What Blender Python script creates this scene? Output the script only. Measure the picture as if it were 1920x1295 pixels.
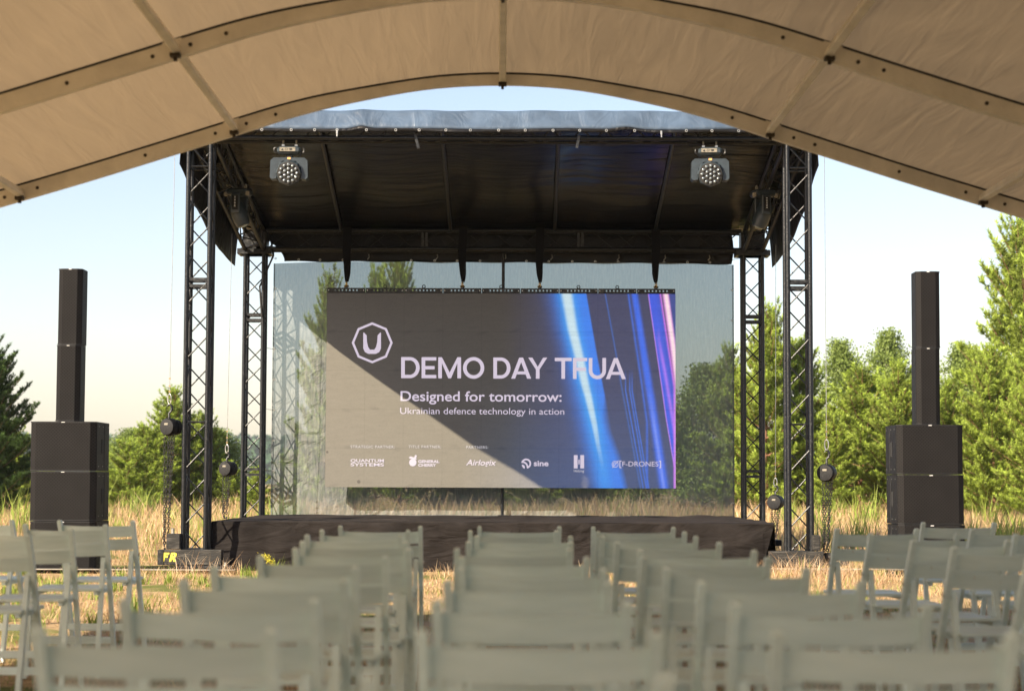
import bpy, math, random
import numpy as np
from mathutils import Vector, Matrix

for o in list(bpy.data.objects): bpy.data.objects.remove(o)
S = bpy.context.scene
COL = S.collection
R = math.radians

# ------------------------------------------------------------------ camera
F_PX, HOR, VPX, ROLL = 3733.0, 905.0, 992.0, 0.0040
CAM = Vector((0, 0, 1.07))
pitch = math.atan((HOR - 647.5) / F_PX)
yaw = math.atan((VPX - 960) / F_PX)
cam_d = bpy.data.cameras.new('camera'); cam = bpy.data.objects.new('camera', cam_d); COL.objects.link(cam)
cam_d.sensor_width = 36; cam_d.lens = 70; cam_d.clip_start = 0.1; cam_d.clip_end = 6000
CM = Matrix.Rotation(yaw, 4, 'Z') @ Matrix.Rotation(math.pi/2 + pitch, 4, 'X') @ Matrix.Rotation(ROLL, 4, 'Z')
cam.matrix_world = Matrix.Translation(CAM) @ CM
cam_d.dof.use_dof = True; cam_d.dof.focus_distance = 21.5; cam_d.dof.aperture_fstop = 3.1
S.camera = cam
S.render.resolution_x = 1024; S.render.resolution_y = 690

# ------------------------------------------------------------------ light
EXPO = 1.46
EMI = 1.0 / 2 ** EXPO
S.view_settings.view_transform = 'Standard'; S.view_settings.look = 'None'
S.view_settings.exposure = EXPO; S.view_settings.gamma = 1
sun_dir = Vector((1.05, 1.0, -0.90)).normalized()      # the way the light travels
elev = math.asin(-sun_dir.z)
W = bpy.data.worlds.new('World'); S.world = W; W.use_nodes = True
wn = W.node_tree; bg = wn.nodes['Background']
sky = wn.nodes.new('ShaderNodeTexSky'); sky.sky_type = 'NISHITA'; sky.sun_disc = False
sky.sun_elevation = elev; sky.sun_rotation = R(226.4)
sky.air_density = 1.0; sky.dust_density = 1.2; sky.ozone_density = 1.0
wb = wn.nodes.new('ShaderNodeMixRGB'); wb.blend_type = 'MULTIPLY'; wb.inputs[0].default_value = 1; wb.inputs[2].default_value = (1.13, 1.0, 0.97, 1)
wn.links.new(sky.outputs[0], wb.inputs[1]); wn.links.new(wb.outputs[0], bg.inputs[0]); bg.inputs[1].default_value = 0.078
sd = bpy.data.lights.new('sun', 'SUN'); sd.energy = 5.0; sd.angle = R(0.5); sd.color = (1.0, 0.86, 0.67)
so = bpy.data.objects.new('sun', sd); COL.objects.link(so)
so.rotation_euler = sun_dir.to_track_quat('-Z', 'Y').to_euler(); so.location = (-20, -20, 20)

# ------------------------------------------------------------------ helpers
def gz(y):                                              # the field rises gently away from the tent
    return 0.0052 * max(0.0, min(y, 55.0))

def at(px, py, Y):                                      # pixel of the photograph -> point at depth Y
    d = CM.to_3x3() @ Vector(((px - 960) / F_PX, -(py - 647.5) / F_PX, -1.0))
    return CAM + d * (Y / d.y)

def tag(o, label=None, cat=None, group=None, kind=None):
    if label: o['label'] = label
    if cat: o['category'] = cat
    if group: o['group'] = group
    if kind: o['kind'] = kind
    return o

def empty(name, loc=(0, 0, 0), rz=0.0):
    o = bpy.data.objects.new(name, None); COL.objects.link(o)
    o.location = loc; o.rotation_euler = (0, 0, rz); o.empty_display_size = 0.2
    return o

CHILD = {}
def kids(o): return CHILD.get(o.name, [])
def link(o, parent=None):
    COL.objects.link(o)
    if parent is not None:
        o.parent = parent; CHILD.setdefault(parent.name, []).append(o)
    return o
def copy_tree(o, parent=None):
    c = o.copy(); link(c, parent)
    for ch in kids(o): copy_tree(ch, c)
    return c

def frame_to(d, up=Vector((0, 0, 1))):
    d = d.normalized()
    if abs(d.dot(up)) > 0.97: up = Vector((0, 1, 0)) if abs(d.y) < 0.9 else Vector((0, 0, 1))
    s = d.cross(up).normalized(); u = s.cross(d).normalized()
    return s, u

class MB:
    def __init__(self): self.v = []; self.f = []
    def add(self, vs, fs):
        n = len(self.v); self.v += [tuple(x) for x in vs]; self.f += [tuple(i + n for i in f) for f in fs]; return self
    def box(self, c, s, rot=None, ch=0.0):
        hx, hy, hz = s[0]/2, s[1]/2, s[2]/2; c = Vector(c)
        if ch > 0:
            ch = min(ch, hx*.9, hy*.9, hz*.9); vs = []
            for z, e in ((-hz, ch), (-hz+ch, 0), (hz-ch, 0), (hz, ch)):
                x, y = hx - e, hy - e
                k = ch * (0.5 if e else 1)
                vs += [(-x+k, -y, z), (x-k, -y, z), (x, -y+k, z), (x, y-k, z), (x-k, y, z), (-x+k, y, z), (-x, y-k, z), (-x, -y+k, z)]
            fs = [tuple(range(7, -1, -1)), tuple(range(24, 32))]
            for L in range(3):
                for i in range(8): fs.append((L*8+i, L*8+(i+1) % 8, L*8+8+(i+1) % 8, L*8+8+i))
        else:
            vs = [(-hx,-hy,-hz),(hx,-hy,-hz),(hx,hy,-hz),(-hx,hy,-hz),(-hx,-hy,hz),(hx,-hy,hz),(hx,hy,hz),(-hx,hy,hz)]
            fs = [(3,2,1,0),(4,5,6,7),(0,1,5,4),(1,2,6,5),(2,3,7,6),(3,0,4,7)]
        if rot is not None: vs = [rot @ Vector(x) for x in vs]
        return self.add([Vector(x) + c for x in vs], fs)
    def bar(self, p, q, w, h, up=Vector((0, 0, 1))):     # rectangular bar
        p = Vector(p); q = Vector(q); s, u = frame_to(q - p, up); vs = []
        for e in (p, q):
            for a, b in ((-1,-1),(1,-1),(1,1),(-1,1)): vs.append(e + s*(a*w/2) + u*(b*h/2))
        return self.add(vs, [(3,2,1,0),(4,5,6,7),(0,1,5,4),(1,2,6,5),(2,3,7,6),(3,0,4,7)])
    def tube(self, pts, r, n=8, caps=True, closed=False):
        pts = [Vector(p) for p in pts]; m = len(pts)
        rs = r if isinstance(r, (list, tuple)) else [r]*m
        vs = []; last = None
        for i, p in enumerate(pts):
            if closed: d = pts[(i+1) % m] - pts[i-1]
            else: d = pts[min(i+1, m-1)] - pts[max(i-1, 0)]
            if d.length < 1e-9: d = Vector((0, 0, 1))
            d.normalize()
            if last is None: s, u = frame_to(d)
            else:
                s = last - d*last.dot(d); s.normalize(); u = s.cross(d)
            last = s
            for k in range(n):
                a = 2*math.pi*k/n; vs.append(p + s*math.cos(a)*rs[i] + u*math.sin(a)*rs[i])
        fs = []
        for i in range(m if closed else m-1):
            j = (i+1) % m
            for k in range(n): fs.append((i*n+k, i*n+(k+1) % n, j*n+(k+1) % n, j*n+k))
        if caps and not closed: fs += [tuple(range(n-1, -1, -1)), tuple((m-1)*n + k for k in range(n))]
        return self.add(vs, fs)
    def lathe(self, prof, c, axis=(0, 0, 1), n=20):      # prof: (radius, height)
        ax = Vector(axis).normalized(); s, u = frame_to(ax, Vector((0, 1, 0))); c = Vector(c); vs = []
        for r_, h in prof:
            for k in range(n):
                a = 2*math.pi*k/n; vs.append(c + ax*h + s*math.cos(a)*r_ + u*math.sin(a)*r_)
        fs = []
        for i in range(len(prof)-1):
            for k in range(n): fs.append((i*n+k, i*n+(k+1) % n, (i+1)*n+(k+1) % n, (i+1)*n+k))
        fs += [tuple(range(n-1, -1, -1)), tuple((len(prof)-1)*n + k for k in range(n))]
        return self.add(vs, fs)
    def ring(self, c, Rr, r, axis=(0, 1, 0), n=16, sx=1.0, sz=1.0):
        ax = Vector(axis).normalized(); s, u = frame_to(ax); c = Vector(c)
        return self.tube([c + s*math.cos(2*math.pi*k/n)*Rr*sx + u*math.sin(2*math.pi*k/n)*Rr*sz for k in range(n)], r, 6, closed=True)
    def prism(self, pts, y0, y1, conv=lambda x, y, z: (x, y, z)):   # pts in x,z ; extruded in y
        n = len(pts)
        vs = [conv(x, y0, z) for x, z in pts] + [conv(x, y1, z) for x, z in pts]
        fs = [tuple(range(n)), tuple(range(2*n-1, n-1, -1))] + [(i, i+n, (i+1) % n + n, (i+1) % n) for i in range(n)]
        return self.add(vs, fs)
    def build(self, name, m, parent=None, smooth=False, loc=None):
        me = bpy.data.meshes.new(name); me.from_pydata(self.v, [], self.f); me.update()
        if smooth:
            me.polygons.foreach_set('use_smooth', [len(p.vertices) < 7 for p in me.polygons])
            me.set_sharp_from_angle(angle=R(42))
        me.materials.append(m)
        o = bpy.data.objects.new(name, me); link(o, parent)
        if loc is not None: o.location = loc
        return o

def fastmesh(name, V, T, C, m, parent=None, smooth=False):
    me = bpy.data.meshes.new(name); nv, nt = len(V), len(T); k = T.shape[1]
    me.vertices.add(nv); me.vertices.foreach_set('co', V.astype(np.float32).ravel())
    me.loops.add(nt*k); me.loops.foreach_set('vertex_index', T.astype(np.int32).ravel())
    me.polygons.add(nt); me.polygons.foreach_set('loop_start', (np.arange(nt)*k).astype(np.int32))
    me.update(calc_edges=True)
    if C is not None:
        a = me.color_attributes.new('tint', 'FLOAT_COLOR', 'POINT')
        c4 = np.ones((nv, 4), np.float32); c4[:, :C.shape[1]] = C; a.data.foreach_set('color', c4.ravel())
    if smooth: me.polygons.foreach_set('use_smooth', np.ones(nt, bool))
    me.materials.append(m)
    o = bpy.data.objects.new(name, me); link(o, parent); return o

# ------------------------------------------------------------------ materials
def nodes(name):
    m = bpy.data.materials.new(name); m.use_nodes = True
    return m, m.node_tree, m.node_tree.nodes['Principled BSDF']
def mat(name, col, rough=0.6, metal=0.0, var=0.12, scale=6.0, bump=0.0, bscale=40.0, spec=0.5, stretch=(1, 1, 1), col2=None, thr=(0.35, 0.7)):
    m, t, b = nodes(name)
    tc = t.nodes.new('ShaderNodeTexCoord'); mp = t.nodes.new('ShaderNodeMapping'); mp.inputs['Scale'].default_value = stretch
    t.links.new(tc.outputs['Object'], mp.inputs['Vector'])
    nz = t.nodes.new('ShaderNodeTexNoise'); nz.inputs['Scale'].default_value = scale; nz.inputs['Detail'].default_value = 6
    nz.inputs['Roughness'].default_value = 0.6
    t.links.new(mp.outputs[0], nz.inputs['Vector'])
    cr = t.nodes.new('ShaderNodeValToRGB'); cr.color_ramp.elements[0].position = thr[0]; cr.color_ramp.elements[1].position = thr[1]
    c = Vector(col)
    cr.color_ramp.elements[0].color = (*(c*(1-var)), 1)
    cr.color_ramp.elements[1].color = (*(Vector(col2) if col2 else c*(1+var)), 1)
    t.links.new(nz.outputs['Fac'], cr.inputs[0]); t.links.new(cr.outputs[0], b.inputs['Base Color'])
    b.inputs['Roughness'].default_value = rough; b.inputs['Metallic'].default_value = metal
    b.inputs['Specular IOR Level'].default_value = spec
    if bump:
        n2 = t.nodes.new('ShaderNodeTexNoise'); n2.inputs['Scale'].default_value = bscale; n2.inputs['Detail'].default_value = 5
        t.links.new(mp.outputs[0], n2.inputs['Vector'])
        bp = t.nodes.new('ShaderNodeBump'); bp.inputs['Strength'].default_value = bump; bp.inputs['Distance'].default_value = 0.02
        t.links.new(n2.outputs['Fac'], bp.inputs['Height']); t.links.new(bp.outputs[0], b.inputs['Normal'])
    return m

M = {}
M['truss'] = mat('black_truss_paint', (0.010, 0.013, 0.017), 0.36, 0.0, 0.5, 30, 0.2, 80, spec=0.4, col2=(0.10, 0.10, 0.10), thr=(0.60, 0.80))
M['plate'] = mat('dark_steel_plate', (0.016, 0.018, 0.021), 0.42, 0.2, 0.4, 20, 0.2, 60, col2=(0.09, 0.09, 0.085), thr=(0.5, 0.8))
M['steel'] = mat('bright_steel', (0.55, 0.54, 0.5), 0.35, 0.9, 0.2, 30)
M['brass'] = mat('brass_shackle', (0.55, 0.38, 0.15), 0.35, 0.9, 0.2, 30)
M['chain'] = mat('chain_steel', (0.05, 0.05, 0.05), 0.45, 0.7, 0.3, 50)
M['chair'] = mat('worn_white_wood_paint', (0.72, 0.86, 0.83), 0.45, 0.0, 0.10, 4, 0.12, 30, stretch=(1, 6, 6), col2=(0.76, 0.88, 0.85))
def vary(m, amt):                                        # each piece of furniture has aged a little differently
    t = m.node_tree; b = t.nodes['Principled BSDF']; src = b.inputs['Base Color'].links[0].from_socket
    oi = t.nodes.new('ShaderNodeObjectInfo'); mr = t.nodes.new('ShaderNodeMapRange'); mr.inputs[3].default_value = 1-amt; mr.inputs[4].default_value = 1+amt*.6
    t.links.new(oi.outputs['Random'], mr.inputs[0]); mx = t.nodes.new('ShaderNodeMixRGB'); mx.blend_type = 'MULTIPLY'; mx.inputs[0].default_value = 1
    t.links.new(src, mx.inputs[1]); t.links.new(mr.outputs[0], mx.inputs[2])
    tc = t.nodes.new('ShaderNodeTexCoord'); n2 = t.nodes.new('ShaderNodeTexNoise'); n2.inputs['Scale'].default_value = 38; n2.inputs['Detail'].default_value = 3
    t.links.new(tc.outputs['Object'], n2.inputs['Vector']); cr = t.nodes.new('ShaderNodeValToRGB'); cr.color_ramp.elements[0].position = .71; cr.color_ramp.elements[1].position = .74
    t.links.new(n2.outputs['Fac'], cr.inputs[0]); m2 = t.nodes.new('ShaderNodeMixRGB'); m2.inputs[2].default_value = (.46, .38, .27, 1)
    t.links.new(cr.outputs[0], m2.inputs[0]); t.links.new(mx.outputs[0], m2.inputs[1]); t.links.new(m2.outputs[0], b.inputs['Base Color'])
vary(M['chair'], 0.14)
M['alu'] = mat('tent_aluminium', (0.66, 0.62, 0.55), 0.45, 0.0, 0.14, 5, 0.08, 60)
M['bolt'] = mat('rusty_bolt', (0.045, 0.035, 0.025), 0.6, 0.4, 0.3, 40)
M['grille'] = None
M['cabinet'] = mat('black_cabinet_paint', (0.009, 0.009, 0.010), 0.5, 0.0, 0.25, 14, 0.3, 260, spec=0.25)
M['plastic'] = mat('dark_housing_plastic', (0.022, 0.032, 0.040), 0.42, 0.0, 0.2, 20)
M['sling'] = mat('black_sling_webbing', (0.008, 0.008, 0.009), 0.95, 0.0, 0.3, 60, 0.5, 120, spec=0.1)
M['rubber'] = mat('black_rubber', (0.015, 0.015, 0.015), 0.7, 0, 0.2, 20)
M['wood'] = mat('weathered_dark_wood', (0.028, 0.026, 0.022), 0.75, 0, 0.5, 14, 0.5, 60, stretch=(0.35, 3, 3), col2=(0.11, 0.10, 0.085), thr=(0.5, 0.78))
M['board'] = mat('pale_weathered_board', (0.30, 0.27, 0.22), 0.8, 0, 0.3, 10, 0.4, 50, stretch=(0.3, 3, 3))
M['yellow'] = mat('yellow_paint', (0.72, 0.62, 0.06), 0.6, 0, 0.15, 60)
M['white'] = mat('white_print', (0.75, 0.75, 0.74), 0.6, 0, 0.05, 60)
M['paper'] = mat('rating_label', (0.20, 0.18, 0.14), 0.5, 0, 0.5, 90)
M['orange'] = mat('orange_sticker', (0.7, 0.35, 0.12), 0.5, 0, 0.3, 80)

# fabric with folds
def fabric(name, col, rough, bump, scale, stretch, sheen=0.0, spec=0.25, var=0.25):
    m = mat(name, col, rough, 0, var, 3, 0, spec=spec)
    t = m.node_tree; b = t.nodes['Principled BSDF']
    tc = t.nodes['Texture Coordinate']; mp = t.nodes.new('ShaderNodeMapping'); mp.inputs['Scale'].default_value = stretch
    t.links.new(tc.outputs['Object'], mp.inputs['Vector'])
    nz = t.nodes.new('ShaderNodeTexNoise'); nz.inputs['Scale'].default_value = scale; nz.inputs['Detail'].default_value = 4; nz.inputs['Distortion'].default_value = 1.2
    t.links.new(mp.outputs[0], nz.inputs['Vector'])
    bp = t.nodes.new('ShaderNodeBump'); bp.inputs['Strength'].default_value = bump; bp.inputs['Distance'].default_value = 0.06
    t.links.new(nz.outputs['Fac'], bp.inputs['Height']); t.links.new(bp.outputs[0], b.inputs['Normal'])
    return m
M['skirt'] = fabric('black_stage_drape', (0.019, 0.0165, 0.0155), 0.9, 1.0, 1.6, (1, 1, 3), spec=0.05, var=0.35)
M['deck'] = fabric('black_deck_cloth', (0.026, 0.022, 0.020), 0.9, 1.0, 2.2, (1, 1.5, 1), spec=0.08)
M['tarp'] = fabric('dark_blue_vinyl_tarp', (0.060, 0.090, 0.135), 0.34, 0.35, 2.5, (1.5, 1, 1), spec=0.6)
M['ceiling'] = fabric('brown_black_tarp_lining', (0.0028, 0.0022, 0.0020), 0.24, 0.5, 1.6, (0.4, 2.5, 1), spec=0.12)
M['flap'] = fabric('black_tarp_flap', (0.006, 0.006, 0.007), 0.45, 0.8, 2.0, (1, 2, 1), spec=0.25)

# tent skin: lets sunlight glow through
def tent_skin():
    m, t, b = nodes('cream_tent_canvas')
    out = t.nodes['Material Output']; t.nodes.remove(b)
    tc = t.nodes.new('ShaderNodeTexCoord'); mp = t.nodes.new('ShaderNodeMapping'); mp.inputs['Scale'].default_value = (2.6, 0.22, 0.5)
    mp.inputs['Rotation'].default_value = (0, 0, 0.35)
    t.links.new(tc.outputs['Object'], mp.inputs['Vector'])
    nz = t.nodes.new('ShaderNodeTexNoise'); nz.inputs['Scale'].default_value = 3.2; nz.inputs['Detail'].default_value = 7; nz.inputs['Distortion'].default_value = 0.8
    t.links.new(mp.outputs[0], nz.inputs['Vector'])
    cr = t.nodes.new('ShaderNodeValToRGB'); cr.color_ramp.elements[0].position = 0.3; cr.color_ramp.elements[1].position = 0.75
    cr.color_ramp.elements[0].color = (0.24, 0.21, 0.17, 1); cr.color_ramp.elements[1].color = (0.34, 0.295, 0.235, 1)
    t.links.new(nz.outputs['Fac'], cr.inputs[0])
    bp = t.nodes.new('ShaderNodeBump'); bp.inputs['Strength'].default_value = 0.30; bp.inputs['Distance'].default_value = 0.04
    t.links.new(nz.outputs['Fac'], bp.inputs['Height'])
    d = t.nodes.new('ShaderNodeBsdfDiffuse'); tr = t.nodes.new('ShaderNodeBsdfTranslucent'); mx = t.nodes.new('ShaderNodeMixShader'); mx.inputs[0].default_value = 0.17
    for n in (d, tr): t.links.new(bp.outputs[0], n.inputs['Normal'])
    t.links.new(cr.outputs[0], d.inputs[0])
    tr.inputs[0].default_value = (0.55, 0.40, 0.24, 1)
    t.links.new(d.outputs[0], mx.inputs[1]); t.links.new(tr.outputs[0], mx.inputs[2]); t.links.new(mx.outputs[0], out.inputs[0])
    return m
M['canvas'] = tent_skin()

def scrim():
    m, t, b = nodes('grey_windbreak_mesh')
    out = t.nodes['Material Output']; t.nodes.remove(b)
    tc = t.nodes.new('ShaderNodeTexCoord'); mp = t.nodes.new('ShaderNodeMapping'); mp.inputs['Scale'].default_value = (16, 1, 2.4)
    t.links.new(tc.outputs['Object'], mp.inputs['Vector'])
    nz = t.nodes.new('ShaderNodeTexNoise'); nz.inputs['Scale'].default_value = 2.5; nz.inputs['Detail'].default_value = 6
    t.links.new(mp.outputs[0], nz.inputs['Vector'])
    cr = t.nodes.new('ShaderNodeValToRGB'); cr.color_ramp.elements[0].color = (0.11, 0.125, 0.13, 1); cr.color_ramp.elements[1].color = (0.23, 0.235, 0.23, 1)
    cr.color_ramp.elements[0].position = 0.3; cr.color_ramp.elements[1].position = 0.7
    t.links.new(nz.outputs['Fac'], cr.inputs[0])
    n2 = t.nodes.new('ShaderNodeTexNoise'); n2.inputs['Scale'].default_value = 2.2; n2.inputs['Detail'].default_value = 4; n2.inputs['Distortion'].default_value = 1.5
    t.links.new(tc.outputs['Object'], n2.inputs['Vector'])
    bp = t.nodes.new('ShaderNodeBump'); bp.inputs['Strength'].default_value = 1.0; bp.inputs['Distance'].default_value = 0.12
    t.links.new(n2.outputs['Fac'], bp.inputs['Height'])
    d = t.nodes.new('ShaderNodeBsdfDiffuse'); t.links.new(cr.outputs[0], d.inputs[0]); t.links.new(bp.outputs[0], d.inputs['Normal'])
    tl = t.nodes.new('ShaderNodeBsdfTranslucent'); tl.inputs[0].default_value = (0.2, 0.22, 0.22, 1)
    m1 = t.nodes.new('ShaderNodeMixShader'); m1.inputs[0].default_value = 0.25
    t.links.new(d.outputs[0], m1.inputs[1]); t.links.new(tl.outputs[0], m1.inputs[2])
    tp = t.nodes.new('ShaderNodeBsdfTransparent'); tp.inputs[0].default_value = (0.86, 0.97, 1.0, 1)
    m2 = t.nodes.new('ShaderNodeMixShader')
    m2.inputs[0].default_value = 0.71
    t.links.new(tp.outputs[0], m2.inputs[1]); t.links.new(m1.outputs[0], m2.inputs[2]); t.links.new(m2.outputs[0], out.inputs[0])
    return m
M['scrim'] = scrim()

def foliage(name, col, trans=0.35, rough=0.55):
    m, t, b = nodes(name)
    out = t.nodes['Material Output']
    at_ = t.nodes.new('ShaderNodeAttribute'); at_.attribute_name = 'tint'
    mu = t.nodes.new('ShaderNodeMixRGB'); mu.blend_type = 'MULTIPLY'; mu.inputs[0].default_value = 1; mu.inputs[2].default_value = (*col, 1)
    t.links.new(at_.outputs['Color'], mu.inputs[1]); t.links.new(mu.outputs[0], b.inputs['Base Color'])
    b.inputs['Roughness'].default_value = rough; b.inputs['Specular IOR Level'].default_value = 0.3
    tl = t.nodes.new('ShaderNodeBsdfTranslucent'); t.links.new(mu.outputs[0], tl.inputs[0])
    mx = t.nodes.new('ShaderNodeMixShader'); mx.inputs[0].default_value = trans
    t.links.new(b.outputs[0], mx.inputs[1]); t.links.new(tl.outputs[0], mx.inputs[2]); t.links.new(mx.outputs[0], out.inputs[0])
    return m
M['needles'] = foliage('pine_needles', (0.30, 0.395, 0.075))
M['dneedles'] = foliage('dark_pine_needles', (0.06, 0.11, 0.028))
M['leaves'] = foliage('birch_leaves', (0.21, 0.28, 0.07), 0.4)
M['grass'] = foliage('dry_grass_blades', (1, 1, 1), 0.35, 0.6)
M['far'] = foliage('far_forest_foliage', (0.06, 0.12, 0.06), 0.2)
M['bark'] = mat('reddish_pine_bark', (0.20, 0.10, 0.055), 0.85, 0, 0.4, 12, 0.6, 40, stretch=(1, 1, 0.3))
M['bbark'] = mat('pale_birch_bark', (0.42, 0.39, 0.34), 0.8, 0, 0.4, 10, 0.4, 30, stretch=(1, 1, 2))
M['flower'] = foliage('yellow_flowering_weed', (0.60, 0.55, 0.06), 0.3)

def grille_mat():
    m, t, b = nodes('perforated_grille')
    tc = t.nodes.new('ShaderNodeTexCoord'); sp = t.nodes.new('ShaderNodeSeparateXYZ'); cb = t.nodes.new('ShaderNodeCombineXYZ')
    t.links.new(tc.outputs['Object'], sp.inputs[0]); t.links.new(sp.outputs[0], cb.inputs[0]); t.links.new(sp.outputs[2], cb.inputs[1])
    mp = t.nodes.new('ShaderNodeMapping'); mp.inputs['Rotation'].default_value = (0, 0, R(45)); mp.inputs['Scale'].default_value = (40, 40, 40)
    t.links.new(cb.outputs[0], mp.inputs['Vector'])
    vo = t.nodes.new('ShaderNodeTexVoronoi'); vo.voronoi_dimensions = '2D'; vo.inputs['Scale'].default_value = 1; vo.inputs['Randomness'].default_value = 0
    t.links.new(mp.outputs[0], vo.inputs['Vector'])
    cr = t.nodes.new('ShaderNodeValToRGB'); cr.color_ramp.elements[0].position = 0.22; cr.color_ramp.elements[1].position = 0.40
    cr.color_ramp.elements[0].color = (0.003, 0.003, 0.003, 1); cr.color_ramp.elements[1].color = (0.013, 0.0120, 0.0120, 1)
    t.links.new(vo.outputs['Distance'], cr.inputs[0])
    nz = t.nodes.new('ShaderNodeTexNoise'); nz.inputs['Scale'].default_value = 5; nz.inputs['Detail'].default_value = 5
    t.links.new(tc.outputs['Object'], nz.inputs['Vector'])
    mr = t.nodes.new('ShaderNodeMapRange'); mr.inputs[3].default_value = 0.7; mr.inputs[4].default_value = 1.3
    t.links.new(nz.outputs['Fac'], mr.inputs[0])
    mx = t.nodes.new('ShaderNodeMixRGB'); mx.blend_type = 'MULTIPLY'; mx.inputs[0].default_value = 1
    t.links.new(cr.outputs[0], mx.inputs[1]); t.links.new(mr.outputs[0], mx.inputs[2])
    t.links.new(mx.outputs[0], b.inputs['Base Color']); b.inputs['Roughness'].default_value = 0.6; b.inputs['Specular IOR Level'].default_value = 0.10
    return m
M['grille'] = grille_mat()

# ------------------------------------------------------------------ ground
def ground():
    m, t, b = nodes('dry_field_soil_and_grass')
    tc = t.nodes.new('ShaderNodeTexCoord')
    def noise(sc, det=6, dist=0.0):
        n = t.nodes.new('ShaderNodeTexNoise'); n.inputs['Scale'].default_value = sc; n.inputs['Detail'].default_value = det; n.inputs['Distortion'].default_value = dist
        t.links.new(tc.outputs['Object'], n.inputs['Vector']); return n
    def ramp(n, p0, c0, p1, c1):
        c = t.nodes.new('ShaderNodeValToRGB'); e = c.color_ramp.elements
        e[0].position = p0; e[0].color = (*c0, 1); e[1].position = p1; e[1].color = (*c1, 1)
        t.links.new(n.outputs['Fac'], c.inputs[0]); return c
    tan = ramp(noise(14, 8), 0.3, (0.20, 0.13, 0.065), 0.72, (0.46, 0.33, 0.18))
    grn = ramp(noise(20, 8), 0.3, (0.06, 0.08, 0.02), 0.7, (0.17, 0.17, 0.05))
    mask = ramp(noise(0.9, 5, 0.6), 0.50, (0, 0, 0), 0.62, (1, 1, 1))
    mx = t.nodes.new('ShaderNodeMixRGB'); t.links.new(mask.outputs[0], mx.inputs[0]); t.links.new(tan.outputs[0], mx.inputs[1]); t.links.new(grn.outputs[0], mx.inputs[2])
    t.links.new(mx.outputs[0], b.inputs['Base Color']); b.inputs['Roughness'].default_value = 0.95; b.inputs['Specular IOR Level'].default_value = 0.1
    bp = t.nodes.new('ShaderNodeBump'); bp.inputs['Strength'].default_value = 0.30; bp.inputs['Distance'].default_value = 0.04
    t.links.new(noise(30, 8).outputs['Fac'], bp.inputs['Height']); t.links.new(bp.outputs[0], b.inputs['Normal'])
    M['ground'] = m
    xs = [-900, -400, -150, -60] + list(range(-40, 41, 4)) + [60, 150, 400, 900]
    ys = [-300, -120, -60, -20, 0, 4, 8, 12, 16, 20, 24, 28, 32, 36, 40, 45, 50, 55, 80, 150, 400, 900]
    mb = MB(); vs = [(x, y, gz(y)) for y in ys for x in xs]; n = len(xs)
    mb.add(vs, [(j*n+i, j*n+i+1, (j+1)*n+i+1, (j+1)*n+i) for j in range(len(ys)-1) for i in range(n-1)])
    tag(mb.build('ground', m), kind='structure')
ground()

# ------------------------------------------------------------------ tent
TENT_ROT = math.atan(0.0139)
TX = [0, .25, .5, .88, 1.21, 1.54, 1.70, 2.03, 2.52, 3.17, 5.4]
TD = [0, .008, .03, .104, .18, .288, .343, .448, .605, .801, 1.48]
APEX, NEAR_ARCH, BAY = 3.53, 12.2, 2.22
def tz(x):
    x = abs(x); return APEX - float(np.interp(x, TX, TD))
def tz_s(x):                                            # softened
    return sum(tz(x + d) for d in (-.16, -.08, 0, .08, .16)) / 5
def beam_h(x):
    k = min(1, max(0, (abs(x) - .5) / 1.2)); return 0.062 + 0.030 * k * k * (3 - 2*k)
tent = empty('event_tent', (0, 0, 0), TENT_ROT)
tag(tent, 'cream canvas tent roof on curved aluminium arches over the rows of chairs', 'tent')
xs = [x*0.1 for x in range(-52, 53)]
arch_y = [NEAR_ARCH - BAY*i for i in range(8)]
for k, y in enumerate(arch_y):
    mb = MB(); w = 0.055; vs = []
    for x in xs:
        z = tz_s(x); h = beam_h(x)
        vs += [(x, y-w/2, z), (x, y+w/2, z), (x, y+w/2, z+h), (x, y-w/2, z+h)]
    fs = [(i*4+a, i*4+4+a, i*4+4+(a+1) % 4, i*4+(a+1) % 4) for i in range(len(xs)-1) for a in range(4)]
    mb.add(vs, fs)
    sl = MB(); vs = []
    for x in xs:
        z = tz_s(x)+beam_h(x)
        vs += [(x, y-w/2-.004, z+.001), (x, y+w/2+.004, z+.001), (x, y+w/2+.004, z+.012), (x, y-w/2-.004, z+.012)]
    sl.add(vs, fs)
    for s in (-1, 1):
        zt = tz_s(5.2*s) + beam_h(5.0)
        mb.box((s*5.23, y, (zt+gz(y))/2), (0.06, w, zt-gz(y)))
        mb.box((s*5.23, y, gz(y)+0.01), (0.2, 0.2, 0.02))
    ar = mb.build('arch', M['alu'], tent, True)
    sl.build('keder_shade_strip', M['rubber'], ar)  # dark keder line, also painting in the shade of the gap under the canvas
    if k < 3:
        # joint sleeves where the arch sections meet, and bolt heads
        for s in (-1, 1):
            for bx in ((1.42, 1.80, 1.93, 2.45, 2.86, 3.10, 3.6) if s > 0 else (1.40, 1.58, 1.77, 2.2, 2.86, 3.06, 3.5)):
                x = s*bx; z = tz_s(x) + beam_h(x)*0.5
                b_ = MB().lathe([(0.0105, 0), (0.0105, 0.006), (0.006, 0.009)], (x, y-w/2, z), (0, -1, 0), 8)
                b_.build('bolt', M['bolt'], ar)
            x = s*1.66; z = tz_s(x)
            ang = math.atan2(tz_s(x+.05)-tz_s(x-.05), .1)
            MB().box((x, y-w/2-0.004, z+beam_h(x)*.5), (0.10, 0.008, beam_h(x)*1.05), Matrix.Rotation(-ang, 3, 'Y')).build('joint_sleeve', M['alu'], ar)
PUR = (0.0, -1.65, 1.65, -2.96, 2.96, -4.85, 4.85)
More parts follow.
